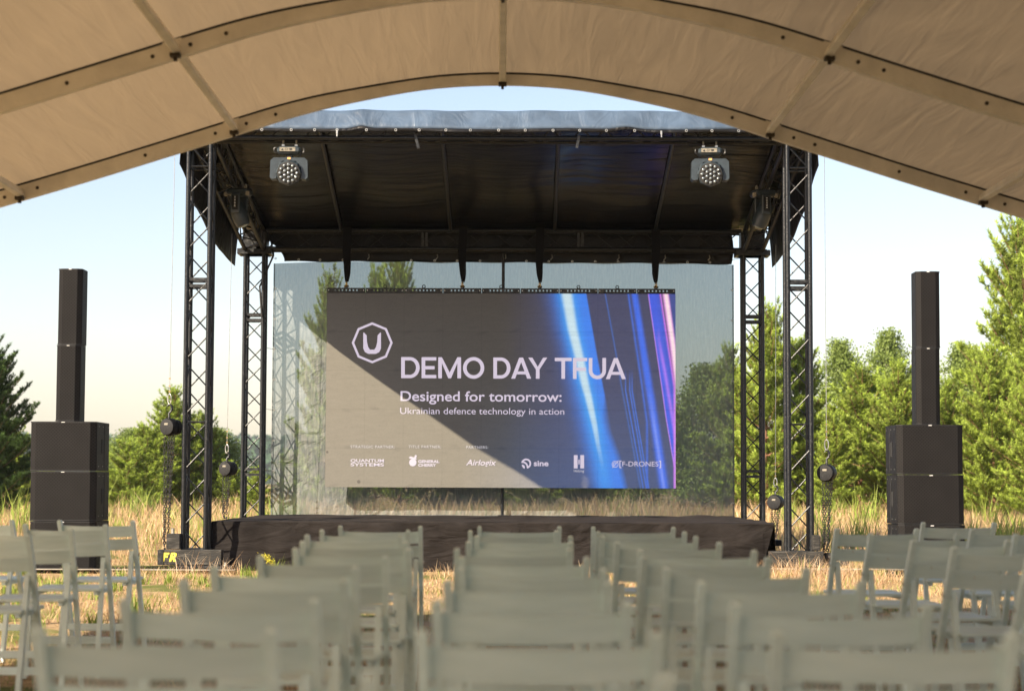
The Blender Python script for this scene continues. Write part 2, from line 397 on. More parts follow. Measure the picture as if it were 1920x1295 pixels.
for i in range(len(arch_y)-1):
    for px_ in PUR:
        y1, y0 = arch_y[i], arch_y[i+1]; z = tz_s(px_) + beam_h(px_)*0.45
        ang = math.atan2(tz_s(px_+.05)-tz_s(px_-.05), .1)
        mb = MB(); mb.box((px_, (y0+y1)/2, z), (0.042, y1-y0-0.062, 0.05), Matrix.Rotation(-ang, 3, 'Y'), 0.006)
        pu = mb.build('purlin', M['alu'], tent)
        if i < 2 and abs(px_) < 4:
            MB().box((px_, y1-0.06, z-0.035), (0.05, 0.05, 0.02)).box((px_, y1-0.055, z-0.052), (0.018, 0.018, 0.025)).build('clamp', M['bolt'], pu)
# canvas skin, sagging a little between the purlins and arches
nx, ny = 116, 128; V = []
y_a, y_b = arch_y[-1]-0.05, arch_y[0]+0.05
rng = random.Random(3)
for j in range(ny+1):
    y = y_a + (y_b-y_a)*j/ny
    ph = ((NEAR_ARCH - y) / BAY) % 1.0; sagy = math.sin(math.pi*ph)
    for i in range(nx+1):
        x = -5.26 + 10.52*i/nx
        z = tz_s(x) + beam_h(x) + 0.014
        z += 0.010*sagy*math.sin(3.1*x + 1.3*y) + 0.004*math.sin(11*x + 5*math.sin(2*y))*sagy + 0.006*math.sin(math.pi*min(1, ph*6))*math.sin(17*x+2)*max(0, 1-ph*3)
        V.append((x, y, z + 0.006*sagy))
n = nx+1
MB().add(V, [(j*n+i, j*n+i+1, (j+1)*n+i+1, (j+1)*n+i) for j in range(ny) for i in range(nx)]).build('canopy', M['canvas'], tent, True)

# ------------------------------------------------------------------ chairs
def make_chair():
    root = empty('folding_chair')
    w = 0.44; m = M['chair']
    # front legs run up into the back posts; y forward is towards the stage
    foot = Vector((0, 0.205, 0)); top = Vector((0, -0.165, 0.785))
    def on(z): t = z/0.785; return foot.lerp(top, t)
    def post(s):
        mb = MB(); x = s*(w/2-0.013)
        pts = [(0.0, 0.0), (0.2, 0), (0.45, 0.0), (0.61, -0.004), (0.70, -0.010), (0.785, -0.022)]
        vs = []
        for z, dy in pts:
            c = on(z)
            for a, b_ in ((-1,-1),(1,-1),(1,1),(-1,1)): vs.append((x+a*0.011, c.y+dy+b_*0.018, z))
        n_ = len(pts); x_ = vs[-4:]
        vs += [(x+(p[0]-x)*.6, (p[1]-(on(.785).y-.022))*.6+on(.785).y-.022, .793) for p in x_]
        mb.add(vs, [(3,2,1,0)] + [(i*4+a, i*4+(a+1) % 4, i*4+4+(a+1) % 4, i*4+4+a) for i in range(n_) for a in range(4)] + [(n_*4, n_*4+1, n_*4+2, n_*4+3)])
        return mb
    for s in (-1, 1): post(s).build('back_post', m, root)
    piv = on(0.60)
    for s in (-1, 1):
        mb = MB(); x = s*(w/2-0.038)
        mb.bar((x, piv.y, piv.z+0.015), (x, -0.235, 0.0), 0.022, 0.034, Vector((0, 1, 0.3)))
        mb.build('rear_leg', m, root)
    # two backrest slats, bowed and with a hollowed top edge
    for z0, z1 in ((0.700, 0.762), (0.626, 0.688)):
        mb = MB(); vs = []; N = 12
        for i in range(N+1):
            u = -1 + 2*i/N; x = u*(w/2-0.0245); by = -0.018*(1-u*u); dz = -0.005*(1-u*u)
            for z, yy in ((z0+dz, -0.007), (z0+dz, 0.007), (z1+dz, 0.007), (z1+dz, -0.007)):
                vs.append((x, on(z).y - 0.006 + by + yy, z))
        mb.add(vs, [(i*4+a, i*4+4+a, i*4+4+(a+1) % 4, i*4+(a+1) % 4) for i in range(N) for a in range(4)] + [(0,1,2,3), (N*4+3, N*4+2, N*4+1, N*4)])
        mb.build('back_slat', m, root, True)
    mb = MB()
    for k in range(5):
        y = -0.135 + k*0.082
        mb.box((0, y, 0.452 - 0.004*math.sin(math.pi*k/4)), (w-0.075, 0.074, 0.016), None, 0.003)
    mb.box((-w/2+0.062, 0.03, 0.434), (0.02, 0.37, 0.018)); mb.box((w/2-0.062, 0.03, 0.434), (0.02, 0.37, 0.018))
    mb.build('seat', m, root)
    c = on(0.17); MB().bar((-w/2+0.024, c.y, c.z), (w/2-0.024, c.y, c.z), 0.022, 0.034).build('stretcher', m, root)
    yb = -0.235 + (piv.y+0.235)*0.2/0.6
    MB().bar((-w/2+0.049, yb, 0.2), (w/2-0.049, yb, 0.2), 0.022, 0.03).build('stretcher', m, root)
    for s in (-1, 1):
        MB().lathe([(0.008, 0), (0.008, 0.005)], (s*(w/2-0.0015), piv.y, piv.z), (s, 0, 0), 8).build('bolt', M['steel'], root)
    return root
chair0 = make_chair(); first = True
ORD = ['nearest', 'second', 'third', 'fourth', 'fifth', 'sixth', 'seventh', 'eighth', 'ninth', 'tenth', 'eleventh', 'twelfth']
rows = [3.58, 4.37, 5.2, 5.92, 6.65, 7.35, 8.1, 8.85, 9.6, 10.35]
rc = random.Random(11)
def place(xc, D, label, group, rz=0.0, zs=0.0):
    global first
    o = chair0 if first else copy_tree(chair0); first = False
    y = D + 0.165
    o.location = (xc - 0.0139*y, y, gz(y) + zs); o.rotation_euler = (0, 0, TENT_ROT + rz)
    o['label'] = label; o['category'] = 'chair'; o['group'] = group
place(0.02, 2.80, 'worn white folding chair cut off by the bottom edge, before the nearest full row', 'white folding chairs of the middle block', 0.02)
for cname, xc, jit in (('left', -0.614, [0, 0, .0, -.02, .02, .075, .02, -.03, -.045, -.01]), ('middle', 0.075, [.0, .0, .0, .02, .0, -.03, .0, .03, -.02, .02]), ('right', 0.70, [0, .02, .03, .0, -.02, .02, -.02, -.04, -.03, -.01])):
    for i, D in enumerate(rows):
        place(xc + jit[i], D + rc.uniform(-.04, .04), f'white chair in the {cname} column of the middle block, {ORD[i]} full row from the camera' if i else f'blurred white folding chair in the {cname} column, nearest full row of the middle block',
              'white folding chairs of the middle block', rc.uniform(-.035, .035))
G2 = 'white folding chairs of the left block'
LR = [7.9, 8.75, 9.55, 10.4, 11.25]
for i, D in enumerate(LR):
    place(-2.27, D, ('white folding chair at the aisle of the left block, %s' % ('nearest the camera' if i == 0 else 'farthest from the camera' if i == 4 else ORD[i] + ' from the camera')), G2, rc.uniform(-.05, .05))
for i, D in enumerate(LR[2:]):
    place(-2.95, D, 'white chair in the second column of the left block, %s' % ('nearest the camera' if i == 0 else ORD[i] + ' from the camera'), G2, rc.uniform(-.05, .05))
G3 = 'white folding chairs of the right block'
for i, (D, dx) in enumerate(((6.9, .05), (7.75, 0), (8.55, 0), (9.4, -.02), (10.25, -.03))):
    place(1.94 + dx, D, 'white folding chair at the aisle of the right block, %s' % ('nearest the camera' if i == 0 else 'farthest from the camera' if i == 4 else ORD[i] + ' from the camera'), G3, 0.10 + rc.uniform(-.05, .05))
for i, D in enumerate((7.8, 8.6, 9.4, 10.3, 11.6)):
    place(2.62 + rc.uniform(-.04, .04), D, 'white chair on the right block outer side, %s' % ('nearest the camera' if i == 0 else 'farthest of them' if i == 4 else ORD[i] + ' from the camera'), G3, 0.05 + rc.uniform(-.06, .06))

# ------------------------------------------------------------------ stage
YF, YB, XC, HX = 21.45, 25.82, -0.335, 3.235         # front / back tower plane, centre, half spacing
ZG = gz(21.5)
DZ = 0.645                                             # deck height
DX0, DX1 = -3.43, 2.66
SY = 21.62
stage = empty('stage_platform', (XC, 23.6, ZG)); tag(stage, 'low black draped stage platform under the truss roof', 'stage')
rg = random.Random(5)
# drape: folds along the bottom
mb = MB(); N = 150; zr = [0.0, .08, .2, .32, .42, .50, DZ-ZG-0.012, DZ-ZG]; vs = []
for i in range(N+1):
    u = i/N; x = DX0 + (DX1-DX0)*u - XC
    for j, z in enumerate(zr):
        k = 1 - z/(DZ-ZG)
        f = 0.020*math.sin(u*42+1.5*math.sin(u*9)) + 0.012*math.sin(u*97+2) + 0.010*math.sin(u*23 + z*14)
        sk = 0.05*(u > 0.985)*k*3
        vs.append((x + sk*-1.0, SY-0.01-23.6 - k*(0.03+f) + (0.012 if j == len(zr)-1 else 0) + 0.008*math.sin(u*30+z*22), z + (0.006*math.sin(u*60) if j < 1 else 0)))
m_ = len(zr)
mb.add(vs, [(i*m_+j, (i+1)*m_+j, (i+1)*m_+j+1, i*m_+j+1) for i in range(N) for j in range(m_-1)])
mb.build('skirt', M['skirt'], stage, True)
for xe, s in ((DX0, -1), (DX1, 1)):
    mb = MB(); vs = []; N2 = 60
    for i in range(N2+1):
        u = i/N2; y = SY + 4.62*u - 23.6
        for z in zr:
            k = 1 - z/(DZ-ZG); vs.append((xe-XC + s*k*(0.02+0.02*math.sin(u*50)), y, z))
    mb.add(vs, [(i*m_+j, (i+1)*m_+j, (i+1)*m_+j+1, i*m_+j+1) for i in range(N2) for j in range(m_-1)])
    mb.build('side_skirt', M['skirt'], stage, True)
mb = MB(); vs = []; A, B = 90, 50
for j in range(B+1):
    for i in range(A+1):
        x = DX0 + (DX1-DX0)*i/A; y = SY + .002 + 4.62*j/B
        z = DZ + 0.004*math.sin(x*7+y*3)*min(1, j/3) + 0.006*max(0, math.sin(x*2.3+1))*math.sin(y*9)*min(1, j/2)
        if j > 0: z += 0.020*math.exp(-((y-22.6-0.15*math.sin(x*2))/0.12)**2)*max(0, math.sin(x*1.7+4.0))
        if x > 1.6 and j > 8: z += 0.035*math.exp(-((x-2.15)/.3)**2)*math.exp(-((y-24.8)/.5)**2)
        vs.append((x-XC, y-23.6, z-ZG))
n = A+1
mb.add(vs, [(j*n+i, j*n+i+1, (j+1)*n+i+1, (j+1)*n+i) for j in range(B) for i in range(A)])
mb.build('deck', M['deck'], stage, True)

# ---- truss builder: local frame p -> q, square section
TS, TR = 0.29, 0.0255
def truss_parts(p, q, root, up=Vector((0, 0, 1)), lac=True, cell=0.29, bars=(), phase=0):
    p = Vector(p); q = Vector(q); L = (q-p).length; d = (q-p).normalized(); s, u = frame_to(d, up); h = (TS-2*TR)/2
    cs = {}
    for a in (-1, 1):
        for b_ in (-1, 1):
            o = s*a*h + u*b_*h; cs[a, b_] = o
            MB().tube([p+o, q+o], TR, 12).build('chord', M['truss'], root, True)
    mb = MB(); n = max(1, round(L/cell)); c = L/n
    faces = [((-1,-1),(1,-1),0), ((1,1),(-1,1),1), ((1,-1),(1,1),0), ((-1,1),(-1,-1),1)]
    for i in range(n):
        a0 = p + d*(i*c + 0.02); a1 = p + d*((i+1)*c - 0.02)
        for c0, c1, ph in faces:
            A_, B_ = (c0, c1) if (i + ph + phase) % 2 == 0 else (c1, c0)
            if ph: A_, B_ = B_, A_
            if ((i + phase) % 2 == 0) != bool(ph): pass
            mb.tube([a0+cs[A_], a1+cs[B_]], 0.0085, 6, False)
    mb.build('lacing', M['truss'], root)
    for t in bars:
        mb = MB(); e = p + d*t
        for c0, c1, _ in faces: mb.tube([e+cs[c0], e+cs[c1]], 0.009, 6)
        mb.build('ring_frame', M['truss'], root)
    return s, u, h, cs
def joint(root, c, axis=Vector((0, 0, 1)), gap=0.035, hh=0.032):
    mb = MB(); c = Vector(c); w = TS-2*TR
    for dz in (-gap, gap):
        for a in (-1, 1):
            mb.box(c + Vector((a*w/2, 0, dz)), (0.012, w-0.05, hh)); mb.box(c + Vector((0, a*w/2, dz)), (w-0.05, 0.012, hh))
    mb.build('joint_plate', M['plate'], root)

ZTOP_F, ZTOP_B = 5.03, 4.34
def tower(x, y, ztop, joints, bars, label):
    z0 = gz(y) + 0.17
    root = empty('truss_tower', (x, y, gz(y))); zz = gz(y)
    tag(root, label, 'truss tower', 'black lattice towers carrying the stage roof')
    truss_parts((0, 0, z0-zz), (0, 0, ztop-zz), root, Vector((0, 1, 0)), bars=[b-z0 for b in bars])
    for j in joints: joint(root, (0, 0, j-zz))
    MB().box((0, 0, z0-zz-0.006), (0.40, 0.40, 0.012)).build('base_plate', M['plate'], root)
    mb = MB(); mb.box((0, -0.12, z0-zz+0.06), (0.20, 0.035, 0.035)); mb.box((0, 0.12, z0-zz+0.06), (0.20, 0.035, 0.035)); mb.build('spigot_bar', M['plate'], root)
    mb = MB()
    for a in (-1, 1):
        for b_ in (-1, 1): mb.lathe([(0.035, 0), (0.035, 0.05), (0.02, 0.055), (0.02, z0-zz-0.012-0.055+0.055)], (a*0.16, b_*0.16, 0), (0, 0, 1), 10)
    mb.build('base_foot', M['plate'], root, True)
    # head block at the top that carries the roof truss
    mb = MB(); mb.box((0, 0, ztop-zz+0.01), (0.36, 0.36, 0.02))
    for a in (-1, 1): mb.lathe([(0.05, 0), (0.05, 0.03)], (a*0.10, -0.05, ztop-zz+0.055), (0, 1, 0), 12)
    mb.box((0, 0, ztop-zz+0.05), (0.05, 0.3, 0.09)); mb.build('head_block', M['plate'], root)
    return root
tower(XC-HX, YF, ZTOP_F, (3.21,), (1.71, 4.47, 4.72), 'front left black lattice tower rising from the beam painted FR')
tower(XC+HX, YF, ZTOP_F, (3.21,), (1.71, 4.47, 4.72), 'front right black lattice tower beside the right stage corner')
tower(XC-HX, YB, 4.02, (3.20, 1.20), (), 'rear left black lattice tower behind the stage, left of the mesh backdrop')
tower(XC+HX, YB, 4.02, (3.20, 1.20), (), 'rear right black lattice tower behind the stage, right of the mesh backdrop')

# ---- roof
roof = empty('stage_roof', (XC, (YF+YB)/2, 4.0)); tag(roof, 'dark tarpaulin stage roof on black box trusses, sloping to the back', 'stage roof')
RO = Vector(roof.location)
def L(x, y, z): return (x-RO.x, y-RO.y, z-RO.z)
def sub(name):
    o = bpy.data.objects.new(name, None); link(o, roof); o.empty_display_size = .1; return o
ft = sub('front_truss'); truss_parts(L(XC-HX+.15, YF, 4.905), L(XC+HX-.15, YF, 4.905), ft)
bt = sub('back_truss'); truss_parts(L(XC-HX+.15, YB, 4.215), L(XC+HX-.15, YB, 4.215), bt, cell=0.33)
for px_ in (797, 1088, 872):
    x = at(px_, 450, YB).x
    if px_ == 872: continue
    mb = MB()
    for a in (-1, 1): mb.box(L(x + a*0.025, YB-0.12, 4.215), (0.035, 0.02, 0.24))
    mb.build('joint_plate', M['plate'], roof)
for s, nm in ((-1, 'side_truss'), (1, 'side_truss')):
    st = sub(nm); x = XC + s*HX
    truss_parts(L(x, YF+0.12, 4.885), L(x, YB-0.16, 4.20), st, Vector((0, 0, 1)))
    mb = MB()                                          # corner sleeve on the back tower
    mb.box(L(x, YB, 4.215), (0.31, 0.31, 0.25), None, 0.02)
    mb.build('corner_block', M['plate'], roof)
    mb = MB()
    for q in (-.12, 0, .12): mb.box(L(x + s*0.16, YB-0.165, 4.1 + q*0.6 + .06), (0.03, 0.02, 0.02))
    mb.box(L(x, YB, 4.055), (0.44, 0.34, 0.07)); mb.build('corner_block', M['plate'], roof)
# corner sleeve at the front towers
for s in (-1, 1):
    MB().box(L(XC+s*HX, YF, 5.13), (0.34, 0.30, 0.05)).build('corner_block', M['plate'], roof)
# rafters under the cover
for pf, pb in ((598, 640), (828, 845), (1048, 1040), (1268, 1228)):
    a = at(pf, 262, YF+0.2); b_ = at(pb, 430, YB-0.1)
    MB().tube([L(a.x, YF+0.16, 4.98), L(b_.x, YB-0.1, 4.335)], 0.022, 8).build('rafter', M['truss'], roof, True)
# ceiling / cover: one slab sheet with slight sag, then back flap, front fascia
def sheet(name, fn, nu, nv, m, parent, thick=0.0):
    vs = [fn(i/nu, j/nv) for j in range(nv+1) for i in range(nu+1)]; n = nu+1
    o = MB().add(vs, [(j*n+i, j*n+i+1, (j+1)*n+i+1, (j+1)*n+i) for j in range(nv) for i in range(nu)]).build(name, m, parent, True)
    if thick:
        md = o.modifiers.new('thickness', 'SOLIDIFY'); md.thickness = thick; md.offset = 0
    return o
XL, XR = XC-HX-0.20, XC+HX+0.20
def cov(u, v):
    x = XL + (XR-XL)*u; y = (YF+0.10) + (YB+0.24-YF-0.10)*v; z = 5.05 + (4.37-5.05)*v
    z -= 0.05*abs(math.sin(math.pi*4.7*u))*math.sin(math.pi*v) ; z += 0.012*math.sin(40*u+7*v)*math.sin(9*v+u*5)
    return L(x, y, z)
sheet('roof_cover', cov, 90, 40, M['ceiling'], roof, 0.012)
def fas(u, v):                                         # front fascia draped over the truss
    x = XL + (XR-XL)*u
    bump = 0.028*math.exp(-((u-0.285)/0.012)**2) + 0.028*math.exp(-((u-0.70)/0.02)**2)
    y = YF + float(np.interp(v, [0, .3, 1], [.06, -.15, -.245])) - 0.02*bump; z = float(np.interp(v, [0, .3, 1], [5.098, 5.078, 4.880])) + (bump*v) + 0.006*math.sin(u*70)*math.sin(v*3.1) + 0.006*v*math.sin(u*23) - (0.02 if v > 0.93 else 0)*1.0
    return L(x, y, z)
sheet('front_fascia', fas, 160, 14, M['tarp'], roof, 0.008)
def hem(u, v):
    x = XL + (XR-XL)*u; bump = 0.028*math.exp(-((u-0.285)/0.012)**2) + 0.028*math.exp(-((u-0.70)/0.02)**2)
    return L(x, YF-0.245+0.01*math.sin(u*40)*v, 4.866 + bump - 0.035*v + 0.006*math.sin(u*23) + 0.004*math.sin(u*55)*v)
sheet('front_hem', hem, 160, 3, M['flap'], roof, 0.01)
for px_ in [470, 491+0, 546, 590, 632, 687, 742, 786, 836, 882, 935, 985, 1037, 1087, 1137, 1190, 1287, 1335, 1385]:
    p = at(px_, 244, YF-0.26)
    MB().ring(L(p.x, YF-0.258, 4.848), 0.012, 0.0045, (0, 1, 0), 12).build('eyelet', M['steel'], roof, True)
for px_ in (632, 1240, 441, 1436):                      # loose clips hanging from the hem
    p = at(px_, 250, YF-0.25)
    MB().box(L(p.x, YF-0.262, 4.825), (0.020, 0.012, 0.045), None, 0.004).box(L(p.x, YF-0.262, 4.79), (0.012, 0.01, 0.03)).build('clip', M['steel'], roof)
def back_flap(u, v):
    xa = at(533, 470, YB+0.22).x; xb = at(1371, 470, YB+0.22).x
    if u == 0 and False: pass
    x = (xa + 0.0) + (xb-xa)*u - (0.42*(1-v)**1.5)*(1-u)*(u < 0.06) + 0.03*math.sin(v*3)
    return L(x, YB+0.22+0.03*math.sin(u*22)*v, 4.37 - 0.405*v + 0.006*math.sin(u*50)*v - 0.02*u*v)
sheet('back_flap', back_flap, 110, 10, M['flap'], roof, 0.006)
for px_ in (560, 600, 643, 687, 728, 771, 815, 857, 900, 943, 987, 1029, 1073, 1116, 1159, 1202, 1245, 1289, 1331):
    p = at(px_, 494, YB+0.2); MB().ring(L(p.x, YB+0.20, 3.985 - 0.02*(px_-533)/838), 0.012, 0.004, (0, 1, 0), 10).build('eyelet', M['steel'], roof, True)
for px_ in (692, 820, 948, 1035, 1160, 1247, 1330):
    p = at(px_, 486, YB+0.2); MB().tube([L(p.x, YB+0.19, 4.06), L(p.x+.005, YB+0.18, 4.02), L(p.x-.02, YB+0.19, 3.99)], 0.008, 6).build('clip', M['steel'], roof, True)
# side flaps hanging outside the side trusses, longer towards the back
for s in (-1, 1):
    def sf(u, v, s=s):
        y = YF - 0.1 + (YB - 0.35 - YF + 0.1)*u
        ztop = 5.05 - 0.66*u
        zlow = float(np.interp(u, [0, .18, .30, .53, .72, 1], [4.5, 4.36, 4.22, 4.05, 3.92, 3.84]))
        zlow = min(zlow, ztop-0.2)
        z = ztop + (zlow-ztop)*v
        x = XC + s*(HX+0.17 + 0.05*v + 0.04*math.sin(math.pi*u)*v + 0.012*math.sin(u*19+v*3)*v*(1-v*.5))
        return L(x, y, z)
    sheet('side_flap', sf, 60, 12, M['flap'], roof, 0.006)
MB().tube([L(-3.40, YB+.1, 4.3), L(-3.32, YB-.15, 4.0), L(-3.5, YB-.1, 3.6), L(-3.46, YB-.17, 3.2)], 0.012, 6).build('cable', M['rubber'], roof, True)
MB().box(L(XC-HX+0.13, YF-0.13, 5.065), (0.10, 0.05, 0.05)).build('bracket', M['steel'], roof)
p = at(1088-305, 262, YF); MB().box(L(p.x, YF-0.15, 4.745), (0.03, 0.02, 0.16), Matrix.Rotation(R(-14), 3, 'Y')).build('bracket', M['plate'], roof)
p = at(1083, 262, YF); MB().box(L(p.x, YF-0.15, 4.745), (0.03, 0.02, 0.14), Matrix.Rotation(R(10), 3, 'Y')).build('bracket', M['plate'], roof)

# ---- mesh backdrop
YM = 25.93
a = at(510, 490, YM); b_ = at(1378, 498, YM)
MX0, MX1, MZ1 = a.x, b_.x, a.z
MZ0 = DZ - 0.03
scr = empty('mesh_backdrop', ((MX0+MX1)/2, YM, MZ0)); tag(scr, 'see-through grey mesh sheet stretched across the back of the stage', 'backdrop')
def sc(u, v):
    x = (u-0.5)*(MX1-MX0); z = (MZ1-MZ0)*v
    return (x, 0.26*max(0, (abs(u-.5)-.34)/.16)**1.5 + 0.02*math.sin(u*9+v*2)*math.sin(v*3.1) + 0.008*math.sin(u*31+v*17)*math.sin(u*7), z)
sheet('mesh_sheet', sc, 70, 36, M['scrim'], scr)
mb = MB()
for u in (-.5, .5):
    mb.bar(((MX1-MX0)*u, .248, 0), ((MX1-MX0)*u, .248, MZ1-MZ0), 0.018, 0.004, Vector((0, 1, 0)))
mb.build('hem', M['scrim'], scr)
for k in range(9):
    for u, sd_ in ((-.5, -1), (.5, 1)):
        z = 0.2 + k*0.40; x = (MX1-MX0)*u
        e = MB().ring((x - sd_*0.02, .225, z), 0.010, 0.004, (0, 1, 0), 10).build('eyelet', M['steel'], scr, True)
        if k in (1, 3, 5, 8): MB().tube([(x - sd_*0.01, .22, z), (x + sd_*(0.12), .02, z+0.01)], 0.003, 5).build('elastic_tie', M['rubber'], scr)

# centre pole behind the LED wall
p = at(942, 905, 25.85)
pole = empty('steel_pole', (p.x, 25.85, DZ)); tag(pole, 'thin dark vertical pole behind the LED screen, seen above and below it', 'pole')
MB().tube([(0, 0, 0), (0, 0, 4.05-DZ)], 0.020, 10).build('pole_tube', M['truss'], pole, True)
MB().box((0, 0, 0.006), (0.12, 0.1, 0.012)).build('foot_plate', M['plate'], pole)

# ------------------------------------------------------------------ LED wall
YS = 25.6; SP = F_PX / YS                                 # px per metre there
c00 = at(612.5, 549, YS); c10 = at(1267, 551, YS)
SW, SH = 4.5, 2.5
sx0 = (c00.x + c10.x)/2 - SW/2; sz1 = (c00.z + c10.z)/2; sz0 = sz1 - SH
led = empty('led_wall', (sx0, YS, sz0)); tag(led, 'large LED video wall with blue light streaks and DEMO DAY TFUA lettering, hung above the deck', 'screen')
def sxy(px_, py_):                                     # photo pixel -> local x, z on the wall face
    p = at(px_, py_, YS); return p.x - sx0, p.z - sz0
def led_mat(name, base, use_attr, em=(1, 1, 1), strength=1.0):
    m, t, b = nodes(name)
    tc = t.nodes.new('ShaderNodeTexCoord')
    nz = t.nodes.new('ShaderNodeTexNoise'); nz.inputs['Scale'].default_value = 9; nz.inputs['Detail'].default_value = 8; nz.inputs['Roughness'].default_value = 0.7
    mp = t.nodes.new('ShaderNodeMapping'); mp.inputs['Scale'].default_value = (0.5, 1, 2.5)
    t.links.new(tc.outputs['Object'], mp.inputs[0]); t.links.new(mp.outputs[0], nz.inputs['Vector'])
    cr = t.nodes.new('ShaderNodeValToRGB'); cr.color_ramp.elements[0].position = 0.3; cr.color_ramp.elements[1].position = 0.7
    c = Vector(base); cr.color_ramp.elements[0].color = (*(c*0.93), 1); cr.color_ramp.elements[1].color = (*(c*1.05), 1)
    t.links.new(nz.outputs['Fac'], cr.inputs[0]); t.links.new(cr.outputs[0], b.inputs['Base Color'])
    b.inputs['Roughness'].default_value = 0.8; b.inputs['Specular IOR Level'].default_value = 0.15
    if use_attr:
        a_ = t.nodes.new('ShaderNodeAttribute'); a_.attribute_name = 'tint'; t.links.new(a_.outputs['Color'], b.inputs['Emission Color'])
        mm = t.nodes.new('ShaderNodeMixRGB'); mm.blend_type = 'MULTIPLY'; mm.inputs[0].default_value = 1; t.links.new(cr.outputs[0], mm.inputs[1]); t.links.new(a_.outputs['Alpha'], mm.inputs[2]); t.links.new(mm.outputs[0], b.inputs['Base Color'])
    else: b.inputs['Emission Color'].default_value = (*em, 1)
    b.inputs['Emission Strength'].default_value = EMI*strength
    return m
LED_BASE = (0.148, 0.140, 0.118)
M['led'] = led_mat('led_pixels', LED_BASE, True)
M['ledtext'] = led_mat('led_pixels_white', LED_BASE, False, (0.60, 0.53, 0.66))
M['ledtext2'] = led_mat('led_pixels_white_small', LED_BASE, False, (0.55, 0.53, 0.58))
def lin(c): c = np.asarray(c, float)/255; return np.where(c <= .04045, c/12.92, ((c+.055)/1.055)**2.4)
NXp, NYp = 540, 260
PX, PY = np.meshgrid(612 + 655.5*np.arange(NXp+1)/NXp, 549 + 364*np.arange(NYp+1)/NYp)
PXo = PX.copy()
img = np.zeros(PX.shape + (3,))
img[:] = lin((2, 20, 36))
t_ = np.clip((PX-930)/150, 0, 1); t_ = t_*t_*(3-2*t_)
img += t_[..., None]*(lin((22, 44, 92)) - lin((2, 20, 36)))
bot = np.clip((PY-700)/210, 0, 1)*np.clip((PX-860)/120, 0, 1)
img += bot[..., None]*lin((22, 50, 78))*0.9
def curve(ys, xs_): return np.interp(PY, ys, xs_)
def blend(w, c, add=False):
    global img
    w = np.clip(w, 0, 1)[..., None]
    img = img + w*lin(c) if add else img*(1-w) + w*lin(c)
cx = curve([549, 615, 673, 724, 742, 796, 836, 863, 913], [1063, 1074, 1088, 1099, 1104, 1116, 1123, 1129, 1136])
re_ = curve([549, 623, 668, 724, 753, 805, 850, 913], [1101, 1114, 1122, 1133, 1139, 1148, 1165, 1180])
lft = curve([549, 650, 750, 850, 913], [46, 42, 46, 44, 34])
d = cx - PX
ltail = np.where(d > 0, np.exp(-(d/(lft*0.62))**2), 1)
rt = np.clip((re_-PX)/curve([549, 740, 780, 913], [2.0, 3.0, 16, 12]), 0, 1)
fade = curve([549, 800, 840, 913], [1, .95, .88, .95])
blend(ltail*rt*fade, (0, 118, 232))
w2 = np.exp(-((PX-cx)/curve([549, 750, 913], [15, 14, 14]))**2)*curve([549, 780, 836, 913], [1, .9, .6, .35]); blend(w2*rt, (18, 160, 235))
w3 = np.exp(-((PX-cx)/curve([549, 700, 830, 913], [10, 8, 4, 3]))**4)*curve([549, 760, 815, 850, 880], [1, .9, .6, .2, 0]); blend(w3, (196, 222, 232))
def line(pts, wid, c, k=1.0, p=2): blend(k*np.exp(-np.abs((PX-curve([q[1] for q in pts], [q[0] for q in pts]))/wid)**p), c)
line([(1135.5, 549), (1157, 668), (1167.5, 730), (1202, 914)], 1.1, (10, 96, 190), .8)
for a_, b2 in ((1173.8, 1207), (1181.6, 1212.8), (1186, 1217.5)):
    blend(np.clip((PY-690)/40, 0, 1)*np.exp(-((PX-curve([730, 914], [a_, b2]))/1.1)**2)*.85, (16, 110, 230))
line([(1179, 549), (1205, 724), (1207, 740), (1214, 790)], 2.0, (10, 92, 205), .9)
line([(1190.5, 549), (1217.5, 724), (1222, 750), (1246, 914)], curve([549, 914], [6.0, 8.5]), (12, 98, 232), .95, 3)
blend(np.clip((PY-720)/80, 0, 1)*np.exp(-((PX-curve([724, 914], [1217, 1245.6]))/3.2)**2)*.8, (110, 140, 240))
e3 = curve([552, 740, 777, 886, 914], [1217, 1244, 1249, 1267, 1272]); p3 = curve([549, 643, 724, 760], [1237, 1252, 1264, 1270])
blend(((PX > e3) & (PX < p3))*.92*np.clip(1-(PX-e3-10)/40, .75, 1), (12, 80, 225))
line([(1236, 634), (1249, 704), (1267, 816), (1272, 850)], 3.5, (150, 110, 245), .8) if False else blend(np.clip((PY-610)/60, 0, 1)*np.exp(-((PX-curve([634, 704, 816, 850], [1236, 1249, 1267, 1273]))/3.2)**2)*.85, (165, 110, 240))
line([(1217, 552), (1244, 740), (1249, 777), (1267, 886)], 0.9, (190, 130, 245), .9)
blend((PX > p3+12)*1.0, (10, 55, 140))
line([(1239, 549), (1253, 643), (1265, 724)], 1.6, (200, 110, 235), .9)
line([(1249, 549), (1262, 643), (1272, 724)], 5.8, (225, 150, 225), 1.0, 5)
line([(1249.5, 549), (1262.5, 643), (1272.5, 724)], 3.6, (250, 222, 230), 1.0, 3)
